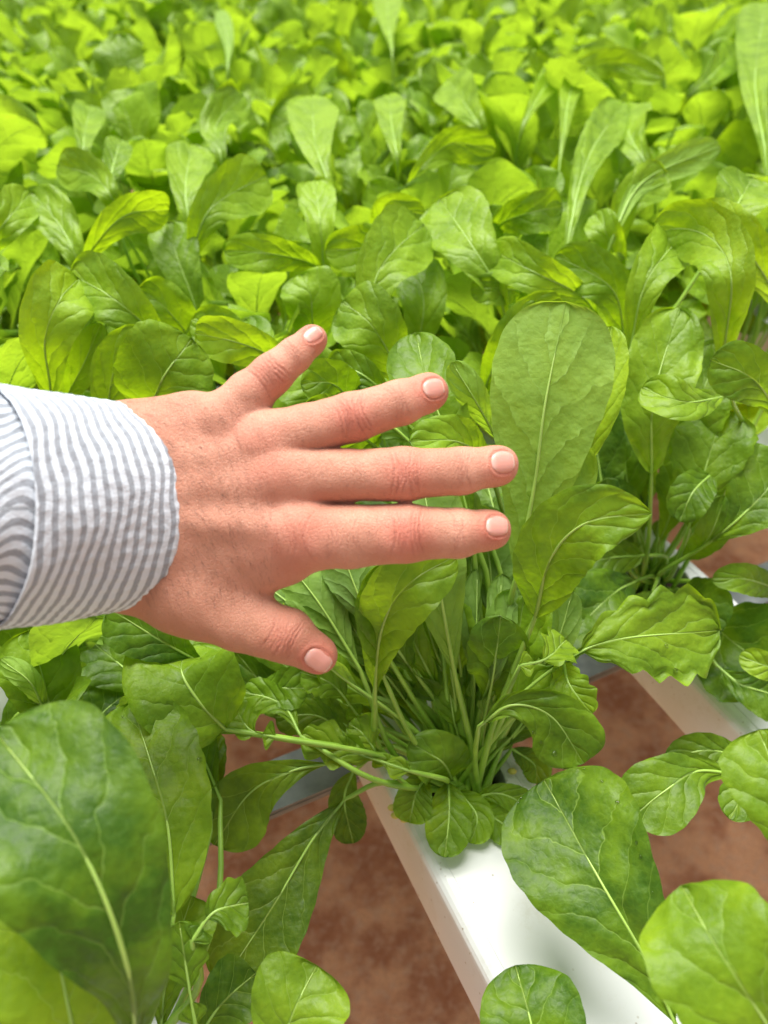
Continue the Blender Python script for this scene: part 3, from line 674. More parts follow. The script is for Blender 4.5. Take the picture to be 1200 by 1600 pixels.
# --- left edge under the sleeve
Le = (-2, 0)
hero(Le, [(85, 1150, .07), (70, 1070, .11), (45, 985, .13)], 120, shape='long', tone=.45, fold=14, n=32)
hero(Le, [(75, 1130, .08), (50, 1070, .12), (0, 1030, .135)], 40, under=True, shape='long', tone=.95, fold=20)
hero(Le, [(0, 1190, .05), (40, 1120, .08), (110, 1060, .09)], 90, shape='spoon', tone=.12)
hero(Le, [(108, 1050, .10), (120, 1000, .12), (150, 960, .125)], 80, under=True, shape='lyrate', tone=.7, lob=.15, nl=5)
Lw = (-1, 1)
hero(Lw, [(330, 1045, .10), (250, 1000, .13), (170, 950, .15)], 95, shape='obl', tone=.12, lob=.04)
hero(Lw, [(250, 1110, .06), (200, 1050, .08), (140, 1000, .09)], 110, shape='obl', tone=.08)
hero(Lw, [(200, 1120, .04), (130, 1080, .06), (60, 1060, .07)], 120, shape='obl', tone=.1)
hero(Lw, [(390, 1080, .07), (440, 1075, .08), (480, 1075, .08)], 70, shape='obl', tone=.08)
# --- field beyond the hand
Fd = [
 ([(78,602,.19),(70,530,.225),(92,470,.245),(122,436,.245)],100,dict(shape='oval',tone=.7,lob=.02)),
 ([(238,522,.215),(180,468,.24),(110,428,.245)],100,dict(shape='oval',tone=.55)),
 ([(235,640,.19),(255,590,.215),(300,528,.23)],160,dict(shape='round',tone=.42,fold=5,roll=-10)),
 ([(168,640,.18),(182,570,.21),(235,520,.225)],80,dict(shape='oval',tone=.8)),
 ([(430,560,.205),(370,535,.225),(305,520,.225)],72,dict(shape='oval',tone=.72,roll=15)),
 ([(400,570,.19),(350,520,.21),(300,500,.215)],70,dict(shape='oval',tone=.75)),
 ([(105,620,.17),(130,570,.20),(158,505,.225)],56,dict(shape='long',tone=.55,fold=30)),
 ([(150,380,.23),(200,335,.25),(264,328,.24)],68,dict(shape='spoon',tone=.6,roll=-18)),
 ([(120,405,.21),(92,350,.23),(50,300,.245)],74,dict(shape='oval',tone=.68,wave=.15)),
 ([(306,378,.22),(335,320,.245),(416,274,.25)],92,dict(shape='oval',tone=.88,lob=.05,nl=6)),
 ([(295,350,.22),(290,290,.24),(300,226,.25)],88,dict(shape='oval',tone=.6)),
 ([(-15,380,.22),(10,345,.24),(48,300,.245)],64,dict(shape='oval',tone=.6)),
 ([(305,480,.18),(280,410,.21),(262,348,.23)],76,dict(shape='oval',tone=.45)),
 ([(175,310,.24),(145,275,.25),(90,258,.25)],74,dict(shape='oval',tone=.62)),
 ([(172,280,.24),(182,240,.25),(188,218,.25)],52,dict(shape='round',tone=.5)),
 ([(130,245,.24),(132,210,.25),(142,165,.25)],66,dict(shape='spoon',tone=.55)),
 ([(300,535,.17),(262,485,.20),(218,450,.215)],80,dict(shape='oval',tone=.6,wave=.15)),
 ([(512,285,.23),(492,220,.25),(488,150,.26)],104,dict(shape='oval',tone=.72,fold=5)),
 ([(505,410,.20),(500,345,.23),(492,282,.245)],66,dict(shape='oval',tone=.75,wave=.15)),
 ([(486,412,.205),(420,396,.23),(352,392,.225)],56,dict(shape='oval',tone=.62)),
 ([(576,478,.21),(600,410,.235),(662,350,.245)],112,dict(shape='long',tone=.6,fold=7)),
 ([(602,380,.22),(560,388,.235),(508,392,.23)],68,dict(shape='oval',tone=.6)),
 ([(655,535,.17),(662,470,.20),(646,408,.215)],84,dict(shape='oval',tone=.3,wave=.1)),
 ([(612,562,.205),(578,505,.23),(534,472,.235)],112,dict(shape='oval',tone=.52,fold=6)),
 ([(488,500,.19),(485,460,.21),(470,428,.22)],96,dict(shape='oval',tone=.6)),
 ([(775,448,.215),(735,380,.24),(688,312,.25)],116,dict(shape='oval',tone=.82,fold=4,roll=-8)),
 ([(812,455,.2),(770,450,.215),(736,452,.21)],52,dict(shape='oval',tone=.5)),
 ([(655,268,.235),(705,225,.25),(775,236,.245)],64,dict(shape='oval',tone=.58,roll=-15)),
 ([(590,360,.21),(610,330,.24),(665,335,.24)],52,dict(shape='oval',tone=.85)),
 ([(892,352,.22),(920,245,.25),(975,160,.255)],88,dict(shape='long',tone=.62,fold=7,lob=.05,nl=10)),
 ([(1012,262,.23),(985,215,.245),(975,165,.25)],96,dict(shape='oval',tone=.88,wave=.15)),
 ([(962,360,.225),(1010,280,.25),(1125,228,.255)],66,dict(shape='long',tone=1.0,under=True,fold=25,cup=-.5)),
 ([(965,372,.21),(985,310,.24),(1040,270,.25)],70,dict(shape='long',tone=.6)),
 ([(988,530,.20),(1015,430,.24),(1090,345,.255)],84,dict(shape='long',tone=.68,fold=12)),
 ([(1132,545,.20),(1143,440,.25),(1122,382,.262),(1075,358,.262),(1020,362,.255)],100,dict(shape='long',tone=.66,lob=.04,n=44)),
 ([(1200,440,.23),(1155,380,.255),(1085,332,.26)],90,dict(shape='oval',tone=.75,wave=.12)),
 ([(1140,355,.24),(1155,315,.255),(1175,280,.26)],100,dict(shape='round',tone=.6)),
 ([(1195,235,.25),(1180,120,.28),(1196,5,.295)],118,dict(shape='oval',tone=.62)),
 ([(908,462,.21),(840,428,.235),(764,388,.235)],72,dict(shape='oval',tone=.55,lob=.03)),
 ([(785,348,.22),(830,332,.24),(878,322,.235)],66,dict(shape='oval',tone=.5)),
 ([(975,525,.18),(955,450,.22),(868,398,.235)],78,dict(shape='long',tone=.4)),
 ([(962,405,.20),(945,360,.225),(928,335,.23)],54,dict(shape='oval',tone=.85)),
 ([(612,75,.25),(606,30,.262),(605,-15,.27)],60,dict(shape='oval',tone=.95)),
 ([(620,245,.235),(612,195,.25),(608,148,.255)],66,dict(shape='oval',tone=.9,wave=.12)),
 ([(750,200,.24),(728,165,.25),(700,124,.255)],86,dict(shape='oval',tone=.75)),
 ([(356,105,.25),(356,65,.26),(343,15,.27)],34,dict(shape='long',tone=1.0,under=True)),
 ([(880,215,.24),(900,125,.262),(960,98,.266),(1040,122,.262)],56,dict(shape='long',tone=.85)),
 ([(818,195,.24),(845,145,.255),(888,92,.265)],54,dict(shape='long',tone=.8)),
 ([(1075,150,.25),(1110,120,.262),(1155,75,.265)],64,dict(shape='long',tone=.6)),
 ([(345,245,.235),(338,195,.25),(380,148,.26)],80,dict(shape='oval',tone=.7,wave=.2)),
 ([(525,655,.17),(495,600,.195),(445,560,.205)],110,dict(shape='oval',tone=.18)),
 ([(800,520,.20),(830,490,.22),(880,470,.23)],60,dict(shape='oval',tone=.5,lob=.05)),
 ([(760,600,.16),(790,540,.20),(835,470,.23)],60,dict(shape='long',tone=.25)),
 ([(440,610,.16),(400,560,.19),(380,500,.2)],80,dict(shape='oval',tone=.35)),
]
for pts, W, k in Fd:
    if pts[-1][1] < 260: W *= .86
    fh(pts, W, **k)

# --- free-standing plants that fill the rows: six built, the rest copied part by part
def make_filler(seed, nleaf, tall, org, dt=0, into=None, lbs=1.0):
    rg = random.Random(seed); o = into or empty('arugula_plant', org); b = np.array(org, float)
    for i in range(nleaf):
        f = (i + .5) / nleaf; lean = R(5 + 46 * (1 - f) ** .8 + rg.uniform(-6, 6))
        az = i * 2.39996 + rg.uniform(-.3, .3)
        Lp = tall * rg.uniform(.42, .66) * (.65 + .35 * f) ; Lb = tall * rg.uniform(.30, .47) * (lbs)
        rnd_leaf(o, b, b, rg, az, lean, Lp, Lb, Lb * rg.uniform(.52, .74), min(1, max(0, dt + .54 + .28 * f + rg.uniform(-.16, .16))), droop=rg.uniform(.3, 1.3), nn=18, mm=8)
    return o
def copy_plant(src, loc, rz, s):
    c = src.copy(); COL.objects.link(c); c.location = loc; c.rotation_euler = (0, 0, rz); c.scale = (s, s, s)
    for ch in src.children:
        d = ch.copy(); COL.objects.link(d); d.parent = c
        for g2 in ch.children:
            e = g2.copy(); COL.objects.link(e); e.parent = d
    return c
def copy_into(src, dst, rz, s):     # the same leaves added to a plant that already stands there
    Mx = Matrix.Rotation(rz, 4, 'Z') @ Matrix.Scale(s, 4)
    for ch in src.children:
        d = ch.copy(); COL.objects.link(d); d.parent = dst; d.matrix_basis = Mx @ ch.matrix_basis
        for g2 in ch.children:
            e = g2.copy(); COL.objects.link(e); e.parent = d
protos = []; short = []
skip = {(0, 0), (0, -1), (1, -1), (-1, 0), (1, 0), (-2, 0)}
todo = [k for k in slots if k not in skip]
todo.sort(key=lambda k: proj(slots[k])[2])
free = [k for k in todo if k not in PLANTS]; held = [k for k in todo if k in PLANTS]
def band(k):
    x, y, z = proj(slots[k] + np.array([0, 0, .2]))
    d = 'blurred light green rocket plant in the far field' if z > 1.5 else ('soft focus rocket plant midway up the leafy field' if z > 1.0 else 'broad leaved rocket plant in the nearer rows beyond the hand')
    e = 'left third' if x < 400 else ('middle third' if x < 800 else 'right third')
    if y < -20: return 'light green rocket plant of the far field, beyond the top edge of the photo'
    return d + ', ' + e
GG = 'rocket plants of the field beyond the hand'
for i in range(6):
    k = free[len(free) - 1 - i]; o = make_filler(100 + i, 42, .285, slots[k]); tag(o, band(k), 'plant', GG); protos.append(o)
S0 = empty('arugula_plant', (0, 0, 0))
for k in free[:len(free) - 6]:
    src = PR.choice(protos); c = copy_plant(src, slots[k], PR.uniform(0, 6.28), PR.uniform(.92, 1.08)); tag(c, band(k), 'plant', GG)
for k in held:
    z = proj(slots[k])[2]
    s = PR.uniform(.74, .82) if z < .75 else PR.uniform(.84, .93)
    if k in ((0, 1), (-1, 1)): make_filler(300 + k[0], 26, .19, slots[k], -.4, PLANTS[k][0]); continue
    copy_into(PR.choice(protos), PLANTS[k][0], PR.uniform(0, 6.28), s)
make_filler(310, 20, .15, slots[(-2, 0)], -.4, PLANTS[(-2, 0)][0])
bpy.data.objects.remove(S0, do_unlink=True)

# --- growing plugs, and husks of the seeds round the open hole
for k, (o, b, row, a) in list(PLANTS.items()):
    if row not in (-1, 0, 1): continue
    V = []; K = 24
    for z, r_ in ((-.010, .0), (-.010, .012), (-.014, .020), (-.018, .0265), (-.044, .0265)):
        for q in range(K):
            th = 2 * math.pi * q / K; rr = r_ * (1 + .06 * math.sin(5 * th + z * 500))
            V.append(b + np.array([rr * math.cos(th), rr * math.sin(th), z + .0015 * math.sin(th * 7)]))
    Fq = [(i * K + q, (i + 1) * K + q, (i + 1) * K + (q + 1) % K, i * K + (q + 1) % K) for i in range(4) for q in range(K)]
    mesh_obj('root_plug', V, Fq, ROOT, parent=o, origin=b)
o, b, _, _ = PLANTS[(0, 0)]
for px, py in ((613, 1262), (618, 1274), (632, 1280), (800, 1205), (812, 1190)):
    c = G(px, py, .004); V = []; K = 8
    for i in range(5):
        ph = math.pi * i / 4
        for q in range(K):
            th = 2 * math.pi * q / K; V.append(c + np.array([math.sin(ph) * math.cos(th) * .0032, math.sin(ph) * math.sin(th) * .0024, math.cos(ph) * .0022]))
    Fq = [(i * K + q, (i + 1) * K + q, (i + 1) * K + (q + 1) % K, i * K + (q + 1) % K) for i in range(4) for q in range(K)]
    mesh_obj('seed_leaf', V, Fq, SEED, parent=o, origin=b)

if 0:
  for k_, v_ in HL.items(): print('HL', k_, [round(q) for q in proj(slots[k_] + np.array([0, 0, .2]))[:2]], v_)
# ------------------------------------------------------------------ the hand (millimetres, x right, y up, z toward the lens)
D0 = 336.0
def hm(px, py, z=0.0):
    d = D0 - z; return np.array([(px - 600) / F * d, -(py - 800) / F * d, z])
PXM = D0 / F
def smin(a, b, k):
    h = np.clip(.5 + .5 * (b - a) / k, 0, 1); return b + (a - b) * h - k * h * (1 - h)
def cone(p, a, b, r1, r2, flat=1.0):
    ab = b - a; t = np.clip(((p - a) @ ab) / (ab @ ab), 0, 1)
    q = p - a - t[:, None] * ab
    if flat != 1.0: q = q * np.array([1, 1, 1 / flat])
    return np.sqrt((q ** 2).sum(1)) - (r1 + (r2 - r1) * t)
FINGERS = {   # px, py, z, radius in px
 'pinky':  [(352, 655, 2, 42), (388, 618, 1, 36.5), (424, 586, 1, 32.5), (461, 554, -2, 27), (489, 529, -6, 22)],
 'ring':   [(412, 688, 4, 44), (478, 672, 3, 39), (552, 652, 3, 38.5), (626, 629, -1, 34.5), (672, 612, -6, 29)],
 'middle': [(430, 742, 5, 46), (540, 743, 3.5, 40.5), (634, 741, 4, 41), (722, 736, 0, 35.5), (780, 727, -5, 31)],
 'index':  [(468, 838, 4, 54), (548, 838, 4, 48.5), (636, 833, 4, 45), (716, 833, 0, 37.5), (768, 828, -5, 31)],
 'thumb':  [(290, 925, -6, 62), (372, 968, -6, 49), (448, 993, -5, 43.5), (498, 1024, -8, 30)],
}
PALM = [((205, 705, -2, 60), (352, 672, 0, 44)), ((200, 740, -1, 62), (412, 700, 2, 46)), ((200, 790, 0, 66), (430, 750, 3, 50)),
        ((205, 850, -1, 66), (455, 828, 2, 56)), ((215, 900, -4, 58), (300, 925, -6, 60)), ((300, 920, -8, 52), (440, 868, -3, 44)),
        ((205, 690, -6, 50), (300, 668, -4, 48)), ((260, 790, -8, 70), (400, 770, -6, 62))]
ARM_D = np.array([-.82, 0, .57]); WR = hm(205, 792, -4)
def sdf(p):
    d = None
    for a, b in PALM:
        c = cone(p, hm(*a[:3]), hm(*b[:3]), a[3] * PXM, b[3] * PXM, .72)
        d = c if d is None else smin(d, c, 15)
    for oy in (-17, 0, 17):
        a = WR + np.array([0, oy, 0]); c = cone(p, a + ARM_D * -4, a + ARM_D * 95, 23, 24, .95); d = smin(d, c, 12)
    # tendons and knuckles under the skin
    for a, b, r in (((300, 720, 9.2), (420, 700, 9.0), 2.6), ((300, 765, 10.4), (436, 748, 10.0), 2.8), ((300, 815, 10.6), (462, 826, 11.4), 3.0)):
        d = smin(d, cone(p, hm(*a), hm(*b), r, r * 1.15), 9)
    out = None; base_d = d
    for nme, J in FINGERS.items():
        f = None
        for a, b in zip(J[:-1], J[1:]):
            c = cone(p, hm(*a[:3]), hm(*b[:3]), a[3] * PXM, b[3] * PXM, .93 if nme != 'thumb' else .9)
            f = c if f is None else smin(f, c, 2.5)
        # flesh pad at the tip
        e = J[-1]; pr = J[-2]; dr = hm(*e[:3]) - hm(*pr[:3]); dr /= np.linalg.norm(dr)
        pad = hm(*e[:3]) - dr * 3 + np.array([0, 0, -1.8]); f = smin(f, np.linalg.norm(p - pad, axis=1) - e[3] * PXM * 1.0, 3)
        u = smin(base_d, f, 7 if nme != 'thumb' else 9)
        out = u if out is None else smin(out, u, .9)
    return out
# creases: (px, py, finger direction, sigma mm, half length mm, depth mm, bow)
CREASE = []
def crease_set(nme, i, offs, amp, half, sig=.38):
    J = FINGERS[nme]; c = hm(*J[i][:3]); dr = hm(*J[min(i + 1, len(J) - 1)][:3]) - hm(*J[i - 1][:3]); dr = dr[:2] / np.linalg.norm(dr[:2])
    rg = random.Random(i * 7 + len(nme))
    for k, o_ in enumerate(offs):
        CREASE.append((c[:2] + dr * o_ + np.array([-dr[1], dr[0]]) * rg.uniform(-1.5, 1.5), dr, sig * rg.uniform(.8, 1.25), half * rg.uniform(.65, 1.0), amp * rg.uniform(.6, 1.1), (-1 if o_ < 0 else 1) * .035 * rg.uniform(.3, 1.6)))
for nme, i in (('pinky', 2), ('ring', 2), ('middle', 2), ('index', 2)):
    hw = FINGERS[nme][i][3] * PXM
    crease_set(nme, i, (-5.2, -3.2, -1.7, -.3, 1.2, 2.8, 4.6), .34, hw * .85)
    crease_set(nme, i + 1, (-2.4, -1.2, -.1, 1.0), .22, hw * .75, .3)
crease_set('thumb', 2, (-6, -4.4, -3, -1.6, -.2, 1.2, 2.8, 4.2), .34, 9)
crease_set('index', 1, (-9, -6.8, -4.8, -2.6, -.8, 1.4, 3.6), .16, 10, .4)
crease_set('index', 0, (-3, 0, 2.5, 5, 7.5), .14, 11, .45)
crease_set('middle', 0, (10, 13, 16), .12, 9, .45)
crease_set('ring', 0, (6, 9, 12), .10, 8, .45)
def surface_nets(step=.6):
    lo = np.array([-215., -78, -42]); hi = np.array([64., 84, 62])
    n = np.ceil((hi - lo) / step).astype(int); hi = lo + n * step
    cs = 5; cn = n // cs + 2
    gx = [lo[i] + np.arange(cn[i]) * step * cs for i in range(3)]
    P = np.stack(np.meshgrid(*gx, indexing='ij'), -1).reshape(-1, 3); Cc = sdf(P).reshape(cn)
    near = np.abs(Cc) < step * cs * 1.5
    big = np.repeat(np.repeat(np.repeat(Cc, cs, 0), cs, 1), cs, 2).astype(np.float32)
    nb = np.repeat(np.repeat(np.repeat(near, cs, 0), cs, 1), cs, 2)
    # shift so that a coarse sample sits in the middle of its block
    h2 = cs // 2
    big = np.roll(big, (-h2,) * 3, (0, 1, 2)) if False else big
    idx = np.argwhere(nb[:n[0], :n[1], :n[2]])
    # a block runs from its coarse sample onward, so include the blocks before it too
    nb2 = near.copy()
    for ax in range(3):
        s = np.roll(nb2, -1, ax); nb2 = nb2 | s
    nb = np.repeat(np.repeat(np.repeat(nb2, cs, 0), cs, 1), cs, 2)
    Fv = big[:n[0], :n[1], :n[2]].copy(); idx = np.argwhere(nb[:n[0], :n[1], :n[2]])
    val = np.empty(len(idx), np.float32)
    for s in range(0, len(idx), 400000):
        val[s:s + 400000] = sdf(lo + idx[s:s + 400000] * step)
    Fv[idx[:, 0], idx[:, 1], idx[:, 2]] = val
    ins = Fv < 0
    nx, ny, nz = Fv.shape
    S = np.zeros((nx - 1, ny - 1, nz - 1, 3), np.float32); Cn = np.zeros((nx - 1, ny - 1, nz - 1), np.int8)
    for ax in range(3):
        oth = [i for i in range(3) if i != ax]
        for da in (0, 1):
            for db in (0, 1):
                o0 = [0, 0, 0]; o0[oth[0]] = da; o0[oth[1]] = db; o1 = list(o0); o1[ax] = 1
                f0 = Fv[o0[0]:nx - 1 + o0[0], o0[1]:ny - 1 + o0[1], o0[2]:nz - 1 + o0[2]]
                f1 = Fv[o1[0]:nx - 1 + o1[0], o1[1]:ny - 1 + o1[1], o1[2]:nz - 1 + o1[2]]
                cr = (f0 < 0) != (f1 < 0); w_ = cr.nonzero(); a0 = f0[w_]; a1 = f1[w_]; t = a0 / (a0 - a1)
                v = np.tile(np.array(o0, np.float32), (len(t), 1)); v[:, ax] = t
                S[w_] += v; Cn[w_] += 1
    cells = np.argwhere(Cn > 0); vid = -np.ones(Cn.shape, np.int64); vid[cells[:, 0], cells[:, 1], cells[:, 2]] = np.arange(len(cells))
    V = lo + (cells + S[cells[:, 0], cells[:, 1], cells[:, 2]] / Cn[cells[:, 0], cells[:, 1], cells[:, 2]][:, None]) * step
    Q = []
    for ax in range(3):
        b_, c_ = (ax + 1) % 3, (ax + 2) % 3
        sl0 = [slice(None)] * 3; sl1 = [slice(None)] * 3; sl0[ax] = slice(0, -1); sl1[ax] = slice(1, None)
        cr = ins[tuple(sl0)] != ins[tuple(sl1)]; e = np.argwhere(cr)
        e = e[(e[:, b_] > 0) & (e[:, c_] > 0) & (e[:, b_] < Cn.shape[b_]) & (e[:, c_] < Cn.shape[c_]) & (e[:, ax] < Cn.shape[ax])]
        ids = []
        for db, dc in ((1, 1), (0, 1), (0, 0), (1, 0)):
            q = e.copy(); q[:, b_] -= db; q[:, c_] -= dc; ids.append(vid[q[:, 0], q[:, 1], q[:, 2]])
        q = np.stack(ids, 1); fl = ins[tuple(e.T)]
        q[~fl] = q[~fl][:, ::-1]; q = q[(q >= 0).all(1)]; Q.append(q)
    return V, np.vstack(Q)
def grad(p, e=.35):
    g_ = np.stack([sdf(p + e * np.eye(3)[i]) - sdf(p - e * np.eye(3)[i]) for i in range(3)], 1) / (2 * e); return g_
HV, HQ = surface_nets(.62)
HN = nrm(grad(HV, .5)); HV = HV - HN * sdf(HV)[:, None]; HN = nrm(grad(HV, .9))
dors = np.clip(HN[:, 2] * 1.6, 0, 1)
disp = np.zeros(len(HV)); cmask = np.zeros(len(HV)); redm = np.zeros(len(HV))
for c, dr, sg_, hl_, am, bow in CREASE:
    q = HV[:, :2] - c; s_ = q @ dr; l_ = q @ np.array([-dr[1], dr[0]])
    s_ = s_ + .25 * np.sin(l_ * 1.3 + c[0]) * .6 - bow * l_ ** 2
    g_ = np.exp(-(s_ / sg_) ** 2) * np.exp(-(l_ / hl_) ** 4) * dors
    disp -= am * 1.35 * g_; cmask = np.maximum(cmask, g_ * min(1, am / .28))
    disp += am * .35 * np.exp(-((np.abs(s_) - sg_ * 2.0) / sg_) ** 2) * np.exp(-(l_ / hl_) ** 4) * dors
for nme, i, rr, am in (('pinky', 2, 8, .5), ('ring', 2, 9.5, .75), ('middle', 2, 10, .7), ('index', 2, 11, .8), ('thumb', 2, 9, .4), ('index', 0, 15, .45), ('middle', 0, 13, .35), ('ring', 0, 12, .3),
                       ('pinky', 4, 6, .9), ('ring', 4, 8, .9), ('middle', 4, 8, .9), ('index', 4, 8, .9), ('thumb', 3, 9, .9)):
    c = hm(*FINGERS[nme][i][:3]); redm = np.maximum(redm, am * np.exp(-(np.linalg.norm(HV[:, :2] - c[:2], axis=1) / rr) ** 2))
NAILS = [('pinky', 488, 521, (.74, -.67), 30, 25, 16), ('ring', 678, 606, (.965, -.26), 34, 33, 10), ('middle', 786, 722, (.99, -.10), 39, 37, 6), ('index', 777, 822, (.99, .03), 37, 34, 4), ('thumb', 497, 1033, (.80, .60), 44, 36, 6)]
for nme, px, py, dr, Ln, Wn, _r in NAILS:      # the fold of skin round each nail
    dr = np.array([dr[0], -dr[1]]); dr = dr / np.linalg.norm(dr); sd_ = np.array([-dr[1], dr[0]])
    zc = FINGERS[nme][-1][2] + 8; c = hm(px, py, zc)[:2]; sc_ = (D0 - zc) / F
    q = HV[:, :2] - c; a_ = (q @ dr) / (Ln / 2 * sc_); b_ = (q @ sd_) / (Wn / 2 * sc_); rho = (np.abs(a_) ** 2.3 + np.abs(b_) ** 2.3) ** (1 / 2.3)
    m_ = dors * np.clip((.9 - a_) * 2, 0, 1)
    disp += (.38 * np.exp(-((rho - 1.22) / .13) ** 2) - .35 * np.exp(-((rho - 1.0) / .09) ** 2)) * m_
    cmask = np.maximum(cmask, .45 * np.exp(-((rho - 1.03) / .06) ** 2) * m_); redm = np.maximum(redm, .6 * np.exp(-((rho - 1.2) / .25) ** 2) * m_)
# side folds of flesh and slow unevenness of the back of the hand
disp += .22 * np.sin(HV[:, 0] * .21 + 1) * np.sin(HV[:, 1] * .27) + .10 * np.sin(HV[:, 0] * .6 + HV[:, 1] * .35) * dors
HVd = HV + HN * disp[:, None]
tanm = np.clip((-60 - HV[:, 0]) / 55, 0, 1) * .8 + np.clip((-HV[:, 1] - 20) / 40, 0, 1) * .6
BAS = np.stack([RT, UP, -FW], 0)
HO = CAM + FW * (D0 / 1000)                 # origin of the hand
def toW(p): return HO + (np.asarray(p) / 1000) @ BAS
person = mesh_obj('person', toW(HVd), HQ, SKIN, origin=HO, attrs={'crease': cmask, 'red': redm, 'tan': np.clip(tanm, 0, 1)})
tag(person, 'left hand with spread fingers and forearm in a striped shirt sleeve, pressing leaves back', 'person')
# fingernails
def zsurf(x, y, z0=30):
    p = np.stack([x, y, np.full_like(x, z0)], 1)
    for _ in range(60):
        d = sdf(p); p[:, 2] -= np.clip(d, -3, 3) * .8
    return p
NAILS = [('pinky', 488, 521, (.74, -.67), 30, 25, 16), ('ring', 678, 606, (.965, -.26), 34, 33, 10), ('middle', 786, 722, (.99, -.10), 39, 37, 6), ('index', 777, 822, (.99, .03), 37, 34, 4), ('thumb', 497, 1033, (.80, .60), 44, 36, 6)]
for nme, px, py, dr, Ln, Wn, _r in NAILS:
    dr = np.array([dr[0], -dr[1]]); dr = dr / np.linalg.norm(dr); sd_ = np.array([-dr[1], dr[0]])
    zc = FINGERS[nme][-1][2] + 8; c = hm(px, py, zc)[:2]; sc_ = (D0 - zc) / F
    na, nb_ = 22, 18; V = []; UVn = []
    A_, B_ = np.meshgrid(np.linspace(-1, 1, na), np.linspace(-1, 1, nb_), indexing='ij'); A_ = A_.ravel(); B_ = B_.ravel()
    # superellipse outline, rounder at the cuticle
    ex = np.where(A_ < 0, 2.2, 2.5)
    lim = (1 - np.abs(A_) ** ex * .999) ** (1 / ex)
    u_ = B_ * lim
    x = c[0] + dr[0] * A_ * Ln / 2 * sc_ + sd_[0] * u_ * Wn / 2 * sc_; y = c[1] + dr[1] * A_ * Ln / 2 * sc_ + sd_[1] * u_ * Wn / 2 * sc_
    p = zsurf(x, y); nn_ = nrm(grad(p, .6))
    edge = np.maximum(np.abs(B_) ** 6, np.abs(A_) ** 8)
    lift = .42 - .75 * edge + np.where(A_ > .3, (A_ - .3) * .5, 0) * (1 - np.abs(B_) ** 6)
    flat_ = .35 * (1 - u_ ** 2)
    V = p + nn_ * (lift)[:, None]
    Fq = [(i * nb_ + j, (i + 1) * nb_ + j, (i + 1) * nb_ + j + 1, i * nb_ + j + 1) for i in range(na - 1) for j in range(nb_ - 1)]
    # the plate closed from below
    V2 = np.vstack([V, p + nn_ * (-.5)]); m0 = len(V)
    Fb = [tuple(m0 + q for q in f[::-1]) for f in Fq]
    rim = [i * nb_ for i in range(na)] + [(na - 1) * nb_ + j for j in range(1, nb_)] + [i * nb_ + nb_ - 1 for i in range(na - 2, -1, -1)] + [j for j in range(nb_ - 2, 0, -1)]
    Fr = [(rim[i], m0 + rim[i], m0 + rim[(i + 1) % len(rim)], rim[(i + 1) % len(rim)]) for i in range(len(rim))]
    UVn = np.stack([u_ * .5 + .5, A_ * .5 + .5], 1); UVn = np.vstack([UVn, UVn])
    mesh_obj('fingernail', toW(V2), Fq + Fb + Fr, NAIL, parent=person, origin=HO, uv=UVn)
# fine hair on the back of the hand
hr = random.Random(3); xs, ys = [], []
for _ in range(900):
    xs.append(hr.uniform(-112, -45)); ys.append(hr.uniform(-38, 50))
for _ in range(90):
    xs.append(hr.uniform(-45, 5)); ys.append(hr.uniform(-14, 42))
pp = zsurf(np.array(xs), np.array(ys), 40); gn = nrm(grad(pp, .8))
V = []; Fq = []
for p, g_ in zip(pp, gn):
    if g_[2] < .12 or p[2] < -8: continue
    Lh = hr.uniform(2.5, 6.5) * (1 if p[0] < -60 else .6); an = R(-62 + 22 * math.sin(p[0] * .05) + p[1] * .5 + hr.uniform(-22, 22))
    d = np.array([math.cos(an), math.sin(an), 0]); d = d - g_ * (d @ g_); d /= np.linalg.norm(d); sd_ = np.cross(d, g_); r0 = .045
    pts = [p + d * Lh * t_ + g_ * (.05 + Lh * .16 * math.sin(t_ * 2.6)) + sd_ * .5 * t_ * t_ * hr.uniform(-1, 1) for t_ in (0, .35, .7, 1)]
    b0 = len(V)
    for i, q in enumerate(pts):
        r_ = r0 * (1 - i / 3.4)
        V += [q + sd_ * r_, q - sd_ * r_ * .5 + g_ * r_ * .87, q - sd_ * r_ * .5 - g_ * r_ * .87]
    for i in range(3):
        for k_ in range(3):
            a_ = b0 + i * 3 + k_; c_ = b0 + i * 3 + (k_ + 1) % 3; Fq.append((a_, c_, c_ + 3, a_ + 3))
mesh_obj('hand_hair', toW(np.array(V)), Fq, HAIR, parent=person, origin=HO)

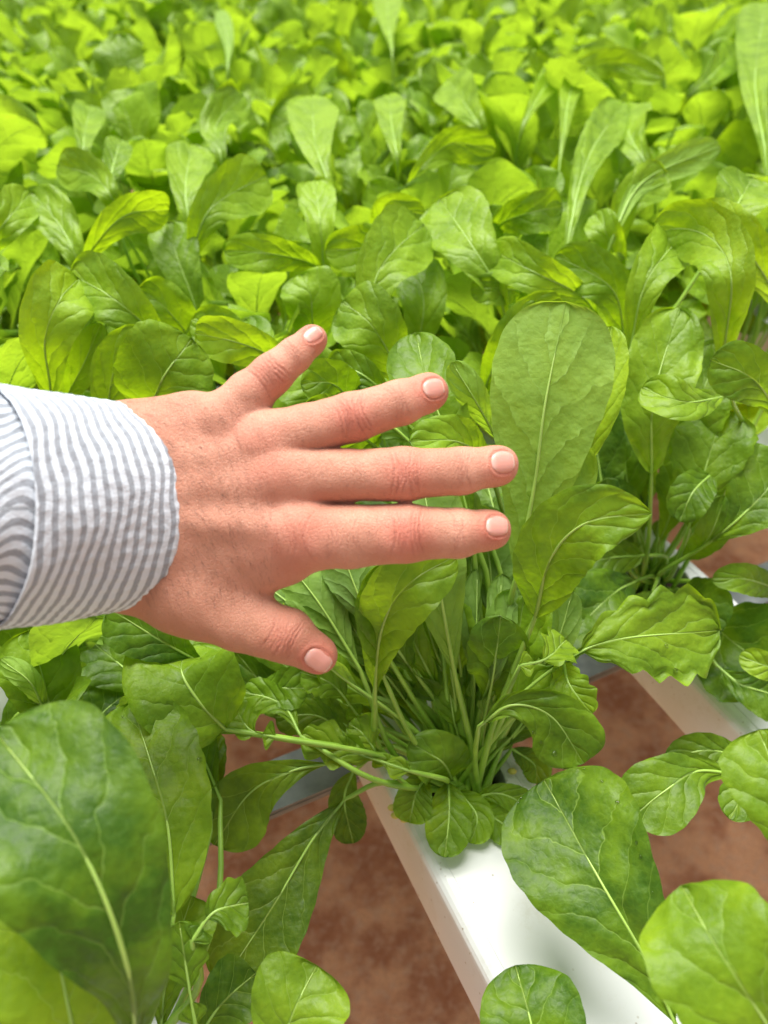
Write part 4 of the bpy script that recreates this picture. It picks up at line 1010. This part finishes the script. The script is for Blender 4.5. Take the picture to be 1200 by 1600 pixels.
# ------------------------------------------------------------------ sleeve
C0 = hm(180, 793, 0); NZ = np.array([.57, 0, .82]); YY = np.array([0, 1.0, 0])
def wr(th, s, seed, f1, f2):
    return np.sin(th * f1 + s * .11 + seed) * .5 + np.sin(th * f2 - s * .17 + seed * 2.1) * .3 + np.sin(th * 2 + s * .045 + seed * 3) * .6
def sleeve_part(name, s0, s1, ra, rb, grow, amp, pitch, twist, nth=200, ns=60, thick=1.0, edge_dorsal=19, lip=True):
    th = np.linspace(0, 2 * np.pi, nth, endpoint=False); sv = np.linspace(0, 1, ns)
    TH, SV = np.meshgrid(th, sv)
    cut = -edge_dorsal * np.maximum(np.cos(TH), -.3)                     # the hem reaches further over the back of the hand
    S = s0 + (s1 - s0) * SV + cut * (1 - SV * (0.25 if lip else 1.0))
    Ra = ra + grow * S; Rb = rb + grow * .8 * S
    wv = wr(TH, S, s0 * .3, 5, 9) * amp * (.35 + .65 * SV) + .28 * np.sin(TH * 47 + 2.5 * np.sin(S * .35)) * np.sin(S / pitch * 2 * np.pi * .5 + TH * 3) 
    px_ = C0 + ARM_D * S[..., None] + YY * ((Ra + wv) * np.sin(TH))[..., None] + NZ * ((Rb + wv) * np.cos(TH))[..., None]
    out = px_.reshape(-1, 3); cen = (C0 + ARM_D * S[..., None]).reshape(-1, 3); dirn = nrm(out - cen)
    inn = out - dirn * thick
    st = (S - cut * (.8)) / pitch if not twist else (TH * twist + S * .03 + .6 * np.sin(S * .25 + TH * 2))
    st = (st + .16 * np.sin(TH * 5 + S * .1) + .10 * np.sin(TH * 11 + S * .2)).ravel()
    V = np.vstack([out, inn]); m0 = len(out); Fq = []
    for i in range(ns - 1):
        for j in range(nth):
            a_ = i * nth + j; b_ = i * nth + (j + 1) % nth; Fq.append((a_, a_ + nth, b_ + nth, b_)); Fq.append((m0 + a_, m0 + b_, m0 + b_ + nth, m0 + a_ + nth))
    for j in range(nth):
        a_ = j; b_ = (j + 1) % nth; Fq.append((a_, b_, m0 + b_, m0 + a_))
        a_ += (ns - 1) * nth; b_ += (ns - 1) * nth; Fq.append((a_, m0 + a_, m0 + b_, b_))
    return V, Fq, np.concatenate([st, st])
V, Fq, st = sleeve_part('cuff', 0, 53, 45.5, 33.0, .10, 1.3, 4.7, 0)
slv = None
Vs, Fs, ss = sleeve_part('sleeve', 30, 190, 40.5, 31.0, .10, 3.6, 4.2, 8, ns=90, edge_dorsal=6, lip=False)
slv = mesh_obj('shirt_sleeve', toW(Vs), Fs, CLOTH, parent=person, origin=HO, attrs={'stripe': ss})
mesh_obj('turned_back_cuff', toW(V), Fq, CLOTH, parent=slv, origin=HO, attrs={'stripe': st})
